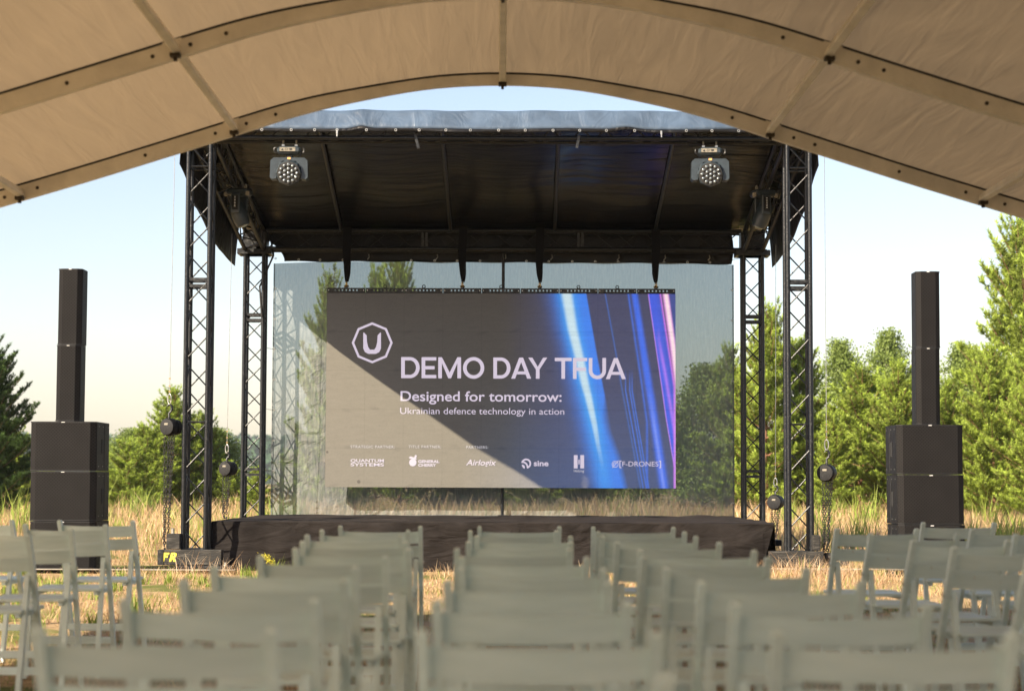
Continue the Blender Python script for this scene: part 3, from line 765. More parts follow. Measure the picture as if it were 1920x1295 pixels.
# cabinet seams and scan unevenness
fx = ((PX-612)/655.5*9) % 1; fy = ((PY-549)/364*5) % 1
seam = np.exp(-(np.minimum(fx, 1-fx)/0.008)**2)*.10 + np.exp(-(np.minimum(fy, 1-fy)/0.012)**2)*.10
rs = np.random.RandomState(2); rowv = rs.uniform(.90, 1.06, NYp+1)[:, None]; rowv = np.repeat(rowv, NXp+1, 1)
dirt = 1 - seam*0.9 - np.clip(rs.normal(0, .05, PX.shape), 0, .2)
blot = np.sin(PX*.11+np.sin(PY*.07)*2)*np.sin(PY*.23+PX*.02); dirt -= .10*np.clip(blot-.35, 0, 1)*np.exp(-(np.minimum(fy, 1-fy)/0.10)**2)*2
img *= (1-seam)[..., None]*rowv[..., None]*rs.uniform(.94, 1.06, PX.shape)[..., None]
V = np.zeros(PX.shape + (3,)); V[..., 0] = (PX-612)/655.5*SW; V[..., 2] = SH - (PY-549)/364*SH
idx = np.arange(V.shape[0]*V.shape[1]).reshape(V.shape[:2])
T = np.stack([idx[1:, :-1], idx[1:, 1:], idx[:-1, 1:], idx[:-1, :-1]], -1).reshape(-1, 4)
fastmesh('display_face', V.reshape(-1, 3), T, np.concatenate([img, np.clip(dirt, .4, 1)[..., None]], -1).reshape(-1, 4), M['led'], led)
MB().box((SW/2, 0.052, SH/2), (SW, 0.1, SH)).build('cabinet_back', M['cabinet'], led)
# lettering, flat on the face
yy = [-0.0006]
def nexty(): yy[0] -= 0.00008; return yy[0]
class Ink:
    def __init__(self): self.mb = MB()
    def poly(self, pts):                                # pts in photo px
        y = nexty(); self.mb.add([(sxy(*p)[0], y, sxy(*p)[1]) for p in pts], [tuple(range(len(pts)))]); return self
    def rect(self, x0, y0, x1, y1): return self.poly([(x0, y1), (x1, y1), (x1, y0), (x0, y0)])
    def band(self, outer, inner):
        n_ = len(outer); y = nexty(); vs = [(sxy(*p)[0], y, sxy(*p)[1]) for p in outer+inner]
        self.mb.add(vs, [(i, i+1, n_+i+1, n_+i) for i in range(n_-1)]); return self
    def arc(self, cx_, cy_, rx, ry, a0, a1, w, wy=None, n_=32):
        wy = wy or w; o, i_ = [], []
        for k in range(n_+1):
            a = R(a0 + (a1-a0)*k/n_); o.append((cx_+rx*math.cos(a), cy_-ry*math.sin(a))); i_.append((cx_+(rx-w)*math.cos(a), cy_-(ry-wy)*math.sin(a)))
        return self.band(o, i_)
    def build(self, name, m=None): return self.mb.build(name, m or M['ledtext'], led)
def cap_y(x): return 669.2 + (x-752)*0.0048, 708.6 + (x-752)*0.0048
w = 6.9
def gD(k, x0, x1):
    t, b = cap_y(x0); k.rect(x0, t, x0+w, b); ry = (b-t)/2; cxm = x1-ry*0.93; 
    k.rect(x0+w, t, cxm, t+w*.9); k.rect(x0+w, b-w*.9, cxm, b); k.arc(cxm, (t+b)/2, x1-cxm, ry, 90, -90, w, w*.9)
def gE(k, x0, x1, mid=True, low=True):
    t, b = cap_y(x0); k.rect(x0, t, x0+w, b); k.rect(x0+w, t, x1, t+w*.9)
    if low: k.rect(x0+w, b-w*.9, x1, b)
    m_ = (t+b)/2 + (1.5 if not low else 0); k.rect(x0+w, m_-w*.45, x1-(3.2 if low else 2.5), m_+w*.45)
def gM(k, x0, x1):
    t, b = cap_y(x0); k.rect(x0, t, x0+w, b); k.rect(x1-w, t, x1, b); m_ = (x0+x1)/2
    k.poly([(x0+w, t), (x0+w, t+11), (m_-2.6, b), (m_, b), (m_, b-11)]) ; k.poly([(x1-w, t), (m_, b-11), (m_, b), (m_+2.6, b), (x1-w, t+11)])
def gO(k, x0, x1):
    t, b = cap_y(x0); k.arc((x0+x1)/2, (t+b)/2, (x1-x0)/2, (b-t)/2+.6, 0, 360, w, w*.95, 48)
def gA(k, x0, x1):
    t, b = cap_y(x0); m_ = (x0+x1)/2
    k.poly([(x0, b), (x0+w*1.08, b), (m_, t+8.5), (m_, t), (m_-3.6, t)]); k.poly([(x1, b), (m_+3.6, t), (m_, t), (m_, t+8.5), (x1-w*1.08, b)])
    k.rect(x0+9.2, b-13.6, x1-9.2, b-8)
def gY(k, x0, x1):
    t, b = cap_y(x0); m_ = (x0+x1)/2; j = t+22
    k.rect(m_-w/2, j, m_+w/2, b); k.poly([(x0, t), (m_-w/2, j), (m_, j), (m_, j-5), (x0+w*1.12, t)]); k.poly([(x1, t), (x1-w*1.12, t), (m_, j-5), (m_, j), (m_+w/2, j)])
def gT(k, x0, x1):
    t, b = cap_y(x0); m_ = (x0+x1)/2; k.rect(x0, t, x1, t+w*.9); k.rect(m_-w/2, t+w*.9, m_+w/2, b)
def gU(k, x0, x1):
    t, b = cap_y(x0); r_ = (x1-x0)/2; cy_ = b-r_+.4; k.rect(x0, t, x0+w, cy_); k.rect(x1-w, t, x1, cy_); k.arc(x0+r_, cy_, r_, r_, 180, 360, w)
k = Ink()
gD(k, 752.2, 786.9); gE(k, 790.5, 818.1); gM(k, 821.7, 864.5); gO(k, 868.1, 908)
gD(k, 925.0, 957.2); gA(k, 958.4, 995.9); gY(k, 990.5, 1026)
gT(k, 1040.2, 1071.9); gE(k, 1074.2, 1101.1, True, False); gU(k, 1103.8, 1136.3); gA(k, 1135.9, 1173.4)
k.build('title_lettering')
k = Ink()
def octo(r_): return [(698+r_*math.cos(R(90+45*i)), 642.5-r_*math.sin(R(90+45*i))) for i in range(9)]
k.band(octo(38.4), octo(33.9))
# the U inside: tapering arms, rounded lower corners
L_ = [(681.2, 623.2), (682.8, 623.6), (687.5, 628.5), (688.3, 641.5), (690.3, 650), (693.6, 655.3), (697.8, 655.3), (697.8, 663.2), (691, 663.2), (684.5, 660), (681.2, 653)]
k.poly(L_); k.poly([(2*697.8-x, y) for x, y in reversed(L_)])
k.build('octagon_emblem')
def textmesh(body, x0, x1, base, cap, name, shear=0.0, fat=0.0, m=None, slope=0.0045, spacing=1.0, capfrac=0.729):
    cu = bpy.data.curves.new(name, 'FONT'); cu.body = body; cu.size = 1.0; cu.shear = shear; cu.offset = fat; cu.space_character = spacing
    to = bpy.data.objects.new(name, cu); COL.objects.link(to)
    bpy.context.view_layer.update()
    me = bpy.data.meshes.new_from_object(to.evaluated_get(bpy.context.evaluated_depsgraph_get()))
    bpy.data.objects.remove(to); n_ = len(me.vertices); co = np.zeros(n_*3); me.vertices.foreach_get('co', co); co = co.reshape(-1, 3)
    a_, b2 = co[:, 0].min(), co[:, 0].max()
    y = nexty(); out = np.zeros_like(co)
    for i in range(n_):
        px_ = x0 + (co[i, 0]-a_)/(b2-a_)*(x1-x0); py_ = base - co[i, 1]/capfrac*cap + (px_-x0)*slope
        lx, lz = sxy(px_, py_); out[i] = (lx, y, lz)
    me.vertices.foreach_set('co', out.ravel()); me.materials.clear(); me.materials.append(m or M['ledtext']); me.update()
    o = bpy.data.objects.new(name, me); link(o, led); return o
textmesh('Designed for tomorrow:', 751.0, 1053, 751.2, 19.2, 'subtitle_lettering', fat=0.012)
textmesh('Ukrainian defence technology in action', 750.4, 1058, 775.6, 12.6, 'subtitle_lettering', m=M['ledtext'])
textmesh('STRATEGIC PARTNER:', 657.6, 740, 839.6, 5.4, 'caption_lettering', spacing=1.15, m=M['ledtext2'])
textmesh('TITLE PARTNER:', 766.2, 827, 839.6, 5.4, 'caption_lettering', spacing=1.15, m=M['ledtext2'])
textmesh('PARTNERS:', 874.2, 915.5, 840.6, 5.4, 'caption_lettering', spacing=1.15, m=M['ledtext2'])
textmesh('QUANTUM', 657.4, 720, 865.8, 6.0, 'partner_lettering', fat=0.02)
textmesh('SYSTEMS', 657.4, 720, 873.3, 6.0, 'partner_lettering', fat=0.02)
textmesh('GENERAL', 784.2, 824, 867.0, 5.2, 'partner_lettering', fat=0.04)
textmesh('CHERRY', 784.2, 818, 874.0, 5.2, 'partner_lettering', fat=0.04)
textmesh('Airlogix', 873.8, 930.5, 871.8, 11.2, 'partner_lettering', shear=0.25, fat=0.012)
textmesh('sine', 1000.8, 1028.4, 873.0, 10.6, 'partner_lettering', fat=0.025)
textmesh('Helsing', 1076.0, 1095.2, 884.6, 5.0, 'partner_lettering', m=M['ledtext2'])
textmesh('F-DRONES', 1166.8, 1234.5, 873.6, 9.4, 'partner_lettering', fat=0.0, slope=0.003)
k = Ink()                                              # plain cherry with leaf and stalk
k.poly([(774.2+7.0*math.cos(R(a)), 866.6-7.2*math.sin(R(a))) for a in range(0, 360, 20)])
k.poly([(766.6, 857.2), (770, 855), (780.5, 858.6), (782, 861), (775, 860.4), (768, 859)]); k.poly([(776.5, 857.6), (778.6, 852.2), (781.8, 853.4), (780.2, 859)])
k.build('cherry_emblem')
k = Ink()
k.arc(986.6, 868.6, 9.4, 9.4, -80, 170, 3.2); k.arc(979.5, 875.2, 11, 11, -8, 88, 3.0, n_=12); k.arc(979.2, 875.6, 5.0, 5.0, -30, 100, 4.0, n_=10); k.build('round_emblem')
k = Ink(); k.rect(1075.9, 852.8, 1083.0, 877.7); k.rect(1088.1, 852.8, 1095.2, 877.7); k.rect(1084.5, 861.2, 1086.7, 870); k.build('twin_bar_emblem')
k = Ink(); k.arc(1153.3, 869.8, 6.2, 6.2, 0, 360, 1.1); k.poly([(1147.5, 876.6), (1148.6, 876.8), (1160.4, 863.4), (1158.8, 863.0)]); k.arc(1153.3, 869.8, 3.6, 3.6, 60, 240, .9)
for x, s in ((1161.4, 1), (1239.4, -1)):
    k.rect(min(x, x+s*1.7), 863.2, max(x, x+s*1.7), 877.0); k.rect(min(x+s*1.7, x+s*4), 863.2, max(x+s*1.7, x+s*4), 864.7); k.rect(min(x+s*1.7, x+s*4), 875.5, max(x+s*1.7, x+s*4), 877.0)
k.build('slashed_circle_emblem')
# dead patches on the face
M['spot'] = mat('scuffed_led_patch', (0.07, 0.065, 0.06), 0.8, 0, .3, 50)
for (px_, py_, r_) in ((672.5, 902.5, 0.022), (613.5, 847, 0.016)):
    x, z = sxy(px_, py_); MB().lathe([(r_, 0), (r_*.8, .0006)], (max(x, r_), -0.0007, z), (0, -1, 0), 16).build('scuff', M['spot'], led)
# perforated hanging bars on top, one per column, with an eye bolt each
for i in range(9):
    x0 = i*0.5 + 0.004; bar = MB(); w_, hb = 0.492, 0.062; holes = 7; z0 = SH + 0.002
    # plate with a row of holes: built from strips round the openings
    hw, hh = 0.018, 0.020; pitch_ = 0.0465; xs_h = [x0 + w_/2 + (j-3)*pitch_ for j in range(holes)]
    for yp in (-0.02,):
        zt, zb = z0+hb, z0; hz0 = z0+hb*.52-hh/2; hz1 = hz0+hh
        bar.box((x0+w_/2, yp, (zt+hz1)/2), (w_, 0.006, zt-hz1)); bar.box((x0+w_/2, yp, (zb+hz0)/2), (w_, 0.006, hz0-zb))
        ed = [x0] + [e for h in xs_h for e in (h-hw/2, h+hw/2)] + [x0+w_]
        for j in range(0, len(ed), 2): bar.box(((ed[j]+ed[j+1])/2, yp, (hz0+hz1)/2), (ed[j+1]-ed[j], 0.006, hz1-hz0))
    bar.box((x0+w_/2, 0.03, z0+.002), (w_, 0.09, 0.004)); bar.box((x0+w_/2, 0.03, z0+hb-.002), (w_, 0.05, 0.004))
    bo = bar.build('hanging_bar', M['plate'], led)
    MB().ring((x0+w_/2, 0.02, z0+hb+0.024), 0.019, 0.0055, (0, 1, 0), 16).box((x0+w_/2, 0.02, z0+hb+.002), (0.05, 0.05, 0.006)).build('eye_bolt', M['plate'], bo, True)
    mb = MB()
    for q in (0.02, w_-0.02): mb.lathe([(0.006, 0), (0.006, 0.006)], (x0+q, -0.023, z0+hb*.5), (0, -1, 0), 8)
    mb.build('screw', M['steel'], bo)
# slings from the back truss down to four of the eye bolts
SLN = ['leftmost', 'second', 'third', 'rightmost']
for q, i in enumerate((0, 3, 5, 8)):
    x = sx0 + i*0.5 + 0.25; zb = sz0 + SH + 0.064 + 0.04
    s = empty('lifting_sling', (x, YS+0.02, zb)); tag(s, f'{SLN[q]} of the four black webbing slings holding up the LED screen' if q in (0, 3) else f'{SLN[q]} black webbing sling from the left holding up the LED screen', 'sling', 'slings holding the LED screen')
    Hs = 4.07 - zb
    mb = MB(); vs = []
    prof = [(0.045, .020), (0.09, .030), (0.16, .040), (0.30, .047), (Hs-.02, .052), (Hs+0.30, .054)]
    for z, hw_ in prof:
        yo = 0.0 if z < .5 else 0.0
        for a2, b3 in ((-1, -1), (1, -1), (1, 1), (-1, 1)): vs.append((a2*hw_ + 0.008*math.sin(z*9+q), b3*0.02 + (z/(Hs+.3))*0.05 - 0.0, z))
    n_ = len(prof)
    mb.add(vs, [(3, 2, 1, 0)] + [(i2*4+a, i2*4+(a+1) % 4, i2*4+4+(a+1) % 4, i2*4+4+a) for i2 in range(n_-1) for a in range(4)] + [(n_*4-4, n_*4-3, n_*4-2, n_*4-1)])
    mb.build('webbing', M['sling'], s)
    mb = MB().ring((0, 0, 0.012), 0.024, 0.007, (1, 0.4, 0), 14, 1, 1.4).lathe([(0.012, -.03), (0.012, .03)], (0, 0, -0.015), (1, .4, 0), 8)
    mb.build('shackle', M['brass'], s, True)

# ------------------------------------------------------------------ lamps on the roof
def wash_light(px_, label, rz):
    p = at(px_, 262, YF-0.02); r_ = empty('moving_head_light', (p.x, YF-0.0, 4.76), rz)
    tag(r_, label, 'stage light', 'moving head lights hanging under the stage roof')
    # truss clamp pair
    for s in (-1, 1):
        MB().ring((s*0.07, 0, 0.0), 0.03, 0.008, (1, 0, 0), 12).box((s*0.07, 0, -0.045), (0.03, 0.04, 0.03)).build('clamp', M['steel'], r_, True)
    mb = MB(); mb.box((0, 0, -0.105), (0.26, 0.24, 0.085), None, 0.025); mb.build('base', M['plastic'], r_)
    for s in (-1, 1):
        MB().tube([(s*0.13, -0.08, -0.075), (s*0.16, -0.08, -0.085), (s*0.16, -0.08, -0.125), (s*0.13, -0.08, -0.135)], 0.008, 6).build('handle', M['plate'], r_, True)
    lab = MB(); lab.box((-0.015, -0.1212, -0.100), (0.17, 0.003, 0.042)); lo = lab.build('rating_plate', M['paper'], r_)
    mk = MB(); mk.prism([(-.083, -.113), (-.055, -.113), (-.069, -.087)], -.1228, -.1232); mk.ring((-.025, -.1235, -.100), .012, .002, (0, 1, 0), 12); mk.box((.022, -.1232, -.100), (.03, .001, .02)); mk.build('plate_symbols', M['plate'], lo)
    # yoke: cross bar with two wide arms
    mb = MB()
    mb.box((0, 0, -0.165), (0.07, 0.10, 0.04), None, 0.008)
    mb.build('yoke_neck', M['plastic'], r_)
    MB().box((0, -0.085, -0.193), (0.036, 0.004, 0.022)).build('sticker', M['orange'], r_)
    C_ = Vector((0, -0.01, -0.335))
    def arm(s):
        m2 = MB()
        pts = [(s*0.0, -0.185), (s*0.165, -0.185), (s*0.20, -0.215), (s*0.205, -0.40), (s*0.185, -0.42), (s*0.135, -0.415), (s*0.132, -0.30), (s*0.075, -0.222), (s*0.0, -0.218)]
        if s < 0: pts = pts[::-1]
        m2.prism(pts, -0.085, 0.085); return m2
    for s in (-1, 1): arm(s).build('yoke_arm', M['plastic'], r_)
    # head: octagonal drum tipped down towards the seats
    ax = Vector((0, -1, -0.22)).normalized(); hd = MB()
    def oct_(rr, h_): return (rr, h_)
    hd.lathe([(0.09, -0.15), (0.135, -0.11), (0.146, 0.02), (0.144, 0.10), (0.132, 0.118)], C_, ax, 8)
    ho = hd.build('lamp_head', M['plastic'], r_)
    fc = MB().lathe([(0.124, 0.1185), (0.124, 0.124), (0.12, 0.125)], C_, ax, 28).build('lens_plate', M['rubber'], ho, True)
    s_, u_ = frame_to(ax)
    cells = [(0, 0)] + [(0.046, R(60*i+30)) for i in range(6)] + [(0.092, R(30*i)) for i in range(12)]
    for rr, a2 in cells:
        c2 = C_ + s_*rr*math.cos(a2) + u_*rr*math.sin(a2) + ax*0.1255
        MB().lathe([(0.0165, 0), (0.0165, 0.006), (0.013, 0.012), (0.007, 0.0155), (0.002, 0.0165)], c2, ax, 12).build('lens', M['lens'], ho, True)
    return r_
m, t, b = nodes('lens_glass'); b.inputs['Base Color'].default_value = (0.22, 0.25, 0.27, 1); b.inputs['Roughness'].default_value = 0.12; b.inputs['Specular IOR Level'].default_value = 1.0; b.inputs['Metallic'].default_value = 0.55
M['lens'] = m
wash_light(543, 'grey wash light with nineteen lenses hanging from the front truss, the left one', 0.04)
wash_light(1331, 'grey wash light with nineteen lenses hanging from the front truss, the right one', -0.02)
def spot_light(s, label):
    y = 23.0; x = XC + s*(HX-0.19); zt = 4.885 - (y-YF)*0.157 - 0.16
    r_ = empty('moving_head_light', (x, y, zt), s*0.25); tag(r_, label, 'stage light', 'moving head lights hanging under the stage roof')
    for q in (-1, 1): MB().ring((q*0.09, 0, 0.02), 0.03, 0.008, (1, 0, 0), 12).build('clamp', M['steel'], r_, True)
    MB().box((0, 0, -0.06), (0.30, 0.26, 0.09), None, 0.02).build('base', M['plastic'], r_)
    for q in (-1, 1): MB().box((q*0.16, -0.1, -0.09), (0.05, 0.05, 0.06), None, 0.01).build('handle', M['board'], r_)
    for q in (-1, 1): MB().box((0.0, q*0.14, -0.23), (0.13, 0.035, 0.28), None, 0.012).build('yoke_arm', M['plastic'], r_)
    MB().box((0, -0.1595, -0.22), (0.09, 0.004, 0.20), None, 0.001).build('arm_cover', M['cabinet'], r_)
    hd = MB().lathe([(0.075, -0.17), (0.105, -0.13), (0.115, 0.0), (0.11, 0.10), (0.095, 0.17), (0.085, 0.175)], (0, 0, -0.36), (s*-0.35, 0.15, -1), 12)
    ho = hd.build('lamp_head', M['plastic'], r_, True)
    MB().lathe([(0.07, 0), (0.065, 0.012), (0.03, .02)], Vector((0, 0, -0.36)) + Vector((s*-0.35, .15, -1)).normalized()*0.172, (s*-0.35, 0.15, -1), 20).build('lens', M['lens'], ho, True)
    # a strip of white lettering on the arm cover
    mb = MB()
    for q in range(7): mb.box((0, -0.1618, -0.14-0.022*q), (0.014 if q % 2 else 0.020, 0.001, 0.009))
    mb.build('arm_marking', M['white'], r_)
    r_.scale = (.84, .84, .84)
spot_light(-1, 'dark moving spotlight hanging from the left side truss beside the front tower')
spot_light(1, 'dark moving spotlight hanging from the right side truss beside the front tower')

# ------------------------------------------------------------------ hoists with wire ropes
def hoist(px_, py_, Y, topx, botpy, label, wlabel, sc_=1.0):
    p = at(px_, py_, Y); zt = 5.0 if Y < 23 else 4.2; tx = at(topx, 300, Y).x
    g = gz(Y)
    w_ = empty('wire_rope', (tx, Y, zt)); tag(w_, wlabel, 'cable', 'wire ropes at the towers')
    e = Vector((p.x-tx, 0, p.z + 0.36*sc_ - zt))
    MB().tube([(0, 0, 0), e], 0.0035, 6).build('rope', M['steel'], w_)
    for q in (0.02, 0.08, 0.16): MB().box(e + Vector((0, 0, q)), (0.022, 0.014, 0.012)).build('rope_clip', M['brass'], w_)
    MB().ring(e + Vector((0, 0, -0.06)), 0.03, 0.006, (0.3, 1, 0), 14, .7, 1.8).build('thimble', M['steel'], w_, True)
    h = empty('chain_hoist', p); tag(h, label, 'chain hoist', 'hand chain hoists beside the towers')
    MB().tube([(0, 0, 0.09*sc_), (0, 0, 0.15*sc_), (0.022, 0, 0.17*sc_), (0.03, 0, 0.20*sc_), (0.018, 0, 0.235*sc_), (-0.01, 0, 0.24*sc_), (-0.022, 0, 0.22*sc_)], [0.013, .012, .013, .014, .013, .01, .006], 8).build('hook', M['plate'], h, True)
    ax = Vector((-0.45, -1, 0)).normalized()
    b1 = MB().lathe([(0.06, -0.13), (0.085, -0.12), (0.088, -0.06), (0.055, -0.055), (0.055, -0.035), (0.095, -0.03), (0.097, 0.03), (0.09, 0.045), (0.085, 0.06), (0.04, 0.065)], (0, 0.03, 0), ax, 22)
    bo = b1.build('hoist_body', M['cabinet'], h, True)
    MB().box(Vector((0, .03, 0.03)) + ax*0.0665, (0.045, 0.003, 0.022), Matrix.Rotation(R(-24), 3, 'Z')).build('label_plate', M['paper'], bo)
    zb = at(px_, botpy, Y).z
    zb = max(zb, g + 0.05)
    def chain(x0, x1, nm):
        mb = MB(); Lc = (p.z-0.07*sc_) - zb; n_ = int(Lc/0.026)
        for i in range(n_):
            t = i/n_; x = x0*(1-t) + x1*t + 0.004*math.sin(i*1.3)
            mb.ring((x, 0.01*math.sin(i*.7), -0.07*sc_ - i*0.026), 0.0115, 0.0036, (0, 1, 0) if i % 2 else (1, 0, 0), 8, 1, 1.6)
        mb.build(nm, M['chain'], h, True)
    chain(-0.045, -0.035, 'hand_chain'); chain(0.0, -0.03, 'load_chain'); chain(0.028, 0.005, 'load_chain'); chain(0.055, 0.0, 'hand_chain')
    MB().tube([(-.03, 0, zb-p.z+.02), (-.02, 0, zb-p.z-.02), (0.0, 0, zb-p.z-.03), (.01, 0, zb-p.z)], .012, 8).build('lower_hook', M['plate'], h, True)
hoist(317, 800, 21.40, 328, 1030, 'black hand chain hoist hanging left of the front left tower', 'thin wire rope left of the front left tower')
hoist(425, 878, 25.0, 437, 968, 'small black hand chain hoist between the two left towers', 'thin wire rope between the two left towers', .85)
hoist(1550, 886, 21.40, 1546, 1040, 'black hand chain hoist hanging right of the front right tower', 'thin wire rope right of the front right tower')
hoist(1454, 941, 25.0, 1454, 1010, 'small black hand chain hoist between the two right towers', 'thin wire rope between the two right towers', .85)

# ------------------------------------------------------------------ ballast beams and boards
def beam(x0p, x1p, y0p, y1p, Y, dep, name, label, cat, m, group=None):
    a = at(x0p, y0p, Y); b_ = at(x1p, y1p, Y)
    z0 = max(b_.z, gz(Y)); o = empty(name, ((a.x+b_.x)/2, Y+dep/2, z0)); tag(o, label, cat, group)
    MB().box((0, 0, (a.z-z0)/2), (b_.x-a.x, dep, a.z-z0), None, 0.006).build('timber', m, o)
    return o, a, b_
o, a, b_ = beam(296, 415, 1030, 1059, 21.12, 0.14, 'ballast_beam', 'weathered black timber beam with yellow FR lettering at the front left tower', 'beam', M['wood'], 'timber ballast at the tower feet')
MB().box((-(b_.x-a.x)/2+0.03, -0.073, (a.z-b_.z)/2), (0.06, 0.008, a.z-b_.z-.004)).build('end_strap', M['plate'], o)
wf = b_.x-a.x
def FR(o, x0, z0, h):
    st = 0.022; m2 = MB(); y = -0.0715; sh = 0.22
    def q(xa, za, xb, zb):
        nonlocal y
        y -= 0.0003
        m2.add([(x0+xa+sh*za, y, z0+za), (x0+xb+sh*za, y, z0+za), (x0+xb+sh*zb, y, z0+zb), (x0+xa+sh*zb, y, z0+zb)], [(0, 1, 2, 3)])
    q(0, 0, st, h); q(st, h-st, .058, h); q(st, h*.45, .05, h*.45+st)
    X = 0.076; q(X, 0, X+st, h); q(X+st, h-st, X+.045, h); q(X+st, h*.42, X+.045, h*.42+st); q(X+.042, h*.42+.01, X+.042+st*.9, h-.008)
    y -= .0003; m2.add([(x0+X+.022+sh*h*.42, y, z0+h*.42), (x0+X+.048, y, z0), (x0+X+.048+st*1.1, y, z0), (x0+X+.046+sh*h*.42, y, z0+h*.42)], [(0, 1, 2, 3)])
    m2.build('painted_letters', M['yellow'], o)
FR(o, -wf/2 + 0.045, 0.035, 0.095)
beam(312, 337, 1000, 1029, 21.17, 0.14, 'ballast_block', 'small square black timber block on the FR beam left of the tower', 'block', M['wood'])[0]
p = at(324, 993, 21.2)
MB().lathe([(0.018, 0), (0.018, 0.05), (0.012, 0.055)], (0, 0, 0), (0, 0, 1), 10).build('jack_screw', M['steel'], None, True, p - Vector((0, 0, 0.035)))
tag(bpy.data.objects['jack_screw'], 'short steel jack screw standing on the small block left of the tower', 'screw')
beam(1443, 1545, 1033, 1062, 21.12, 0.14, 'ballast_beam', 'weathered dark timber beam under the front right tower behind dry grass', 'beam', M['wood'], 'timber ballast at the tower feet')
beam(1548, 1592, 1036, 1060, 21.30, 0.12, 'ballast_beam', 'short dark timber beam end right of the front right tower', 'beam', M['wood'], 'timber ballast at the tower feet')
beam(1524, 1538, 1003, 1032, 21.2, 0.10, 'ballast_block', 'narrow dark block standing beside the foot of the front right tower', 'block', M['wood'])
beam(1444, 1466, 1012, 1023, 21.9, 0.2, 'ballast_block', 'small dark block between the stage corner and the front right tower', 'block', M['cabinet'])
beam(330, 436, 1060, 1066, 21.0, 0.25, 'outrigger_rail', 'flat black steel outrigger lying under the FR beam', 'rail', M['plate'])
beam(15, 440, 1066, 1069.5, 20.85, 0.16, 'ground_board', 'long pale board on the ground from the left loudspeakers to the left tower', 'board', M['board'])
beam(1440, 1730, 1065, 1069, 21.0, 0.12, 'ground_board', 'long pale board on the ground from the right tower to the right loudspeakers', 'board', M['board'])
beam(1780, 1900, 1063, 1067, 21.4, 0.12, 'ground_board', 'short pale board on the ground right of the right loudspeakers', 'board', M['board'])
p = at(423, 1056, 21.05); MB().lathe([(0.022, 0), (0.022, 0.06), (0.014, 0.065), (.014, .085)], (0, 0, 0), (0, 0, 1), 10).build('steel_peg', M['steel'], None, True, (p.x, 21.05, gz(21)+.03))
tag(bpy.data.objects['steel_peg'], 'short steel peg between the FR beam and the stage drape', 'peg')

# ------------------------------------------------------------------ loudspeakers
YSP = 21.0; g = gz(YSP)
def speaker(name, w_, h_, d_, cham, label, group, loc, rz, side_detail=0):
    r_ = empty(name, loc, rz); tag(r_, label, 'loudspeaker', group)
    hw = w_/2; hd = d_/2; cx2 = hw - cham; cy2 = -hd + cham*.55
    out = [(-hw, cy2), (-cx2, -hd), (cx2, -hd), (hw, cy2), (hw, hd), (-hw, hd)]
    ins = [(-hw, cy2+.02), (hw, cy2+.02), (hw, hd), (-hw, hd)]
    mb = MB()
    n_ = 4
    e = 0.004
    mb.add([(x, y, 0) for x, y in ins] + [(x, y, h_-.003) for x, y in ins], [(3, 2, 1, 0), (4, 5, 6, 7), (0, 1, 5, 4), (1, 2, 6, 5), (2, 3, 7, 6), (3, 0, 4, 7)])
    # lip above and below the grille
    for z0, z1 in ((0, .012), (h_-.015, h_-.003)):
        P = out[:4]; mb.add([(x, y-.002, z0) for x, y in P] + [(x, y-.002, z1) for x, y in P] + [(hw, cy2+.02, z0), (-hw, cy2+.02, z0), (hw, cy2+.02, z1), (-hw, cy2+.02, z1)],
                           [(i, i+1, i+5, i+4) for i in range(3)] + [(0, 9, 8, 3, 2, 1), (4, 5, 6, 7, 10, 11), (3, 8, 10, 7), (9, 0, 4, 11)])
    mb.build('cabinet', M['cabinet'], r_)
    gr = MB(); P = [(-hw+e, cy2+.004), (-cx2, -hd), (cx2, -hd), (hw-e, cy2+.004)]
    gr.add([(x, y, .013) for x, y in P] + [(x, y, h_-.016) for x, y in P], [(i, i+1, i+5, i+4) for i in range(3)])
    gr.build('grille', M['grille'], r_)
    MB().box((0, -hd-.003, h_-.010), (w_*.05 if side_detail else w_*.11, .003, .0055)).build('badge', M['white'], r_)
    if side_detail:
        s = side_detail
        hm = MB(); hm.box((s*(hw+.001), .10, h_/2), (.004, .018, h_-.04)); hm.box((s*(hw+.001), .10, h_*.80), (.006, .05, .04)); hm.box((s*(hw+.001), .10, h_*.25), (.006, .05, .03)); hm.build('side_rail', M['rubber'], r_)
        hm = MB(); hm.box((s*(hw+.002), 0, h_*.5), (.006, .10, .16), None, .002); hm.build('side_handle', M['rubber'], r_)
        mb = MB()
        for q in (.05, h_-.05):
            for yq in (-.18, .02, .28): mb.lathe([(.005, 0), (.005, .003)], (s*(hw), yq, q), (s, 0, 0), 8)
        mb.build('screw', M['steel'], r_)
    return r_
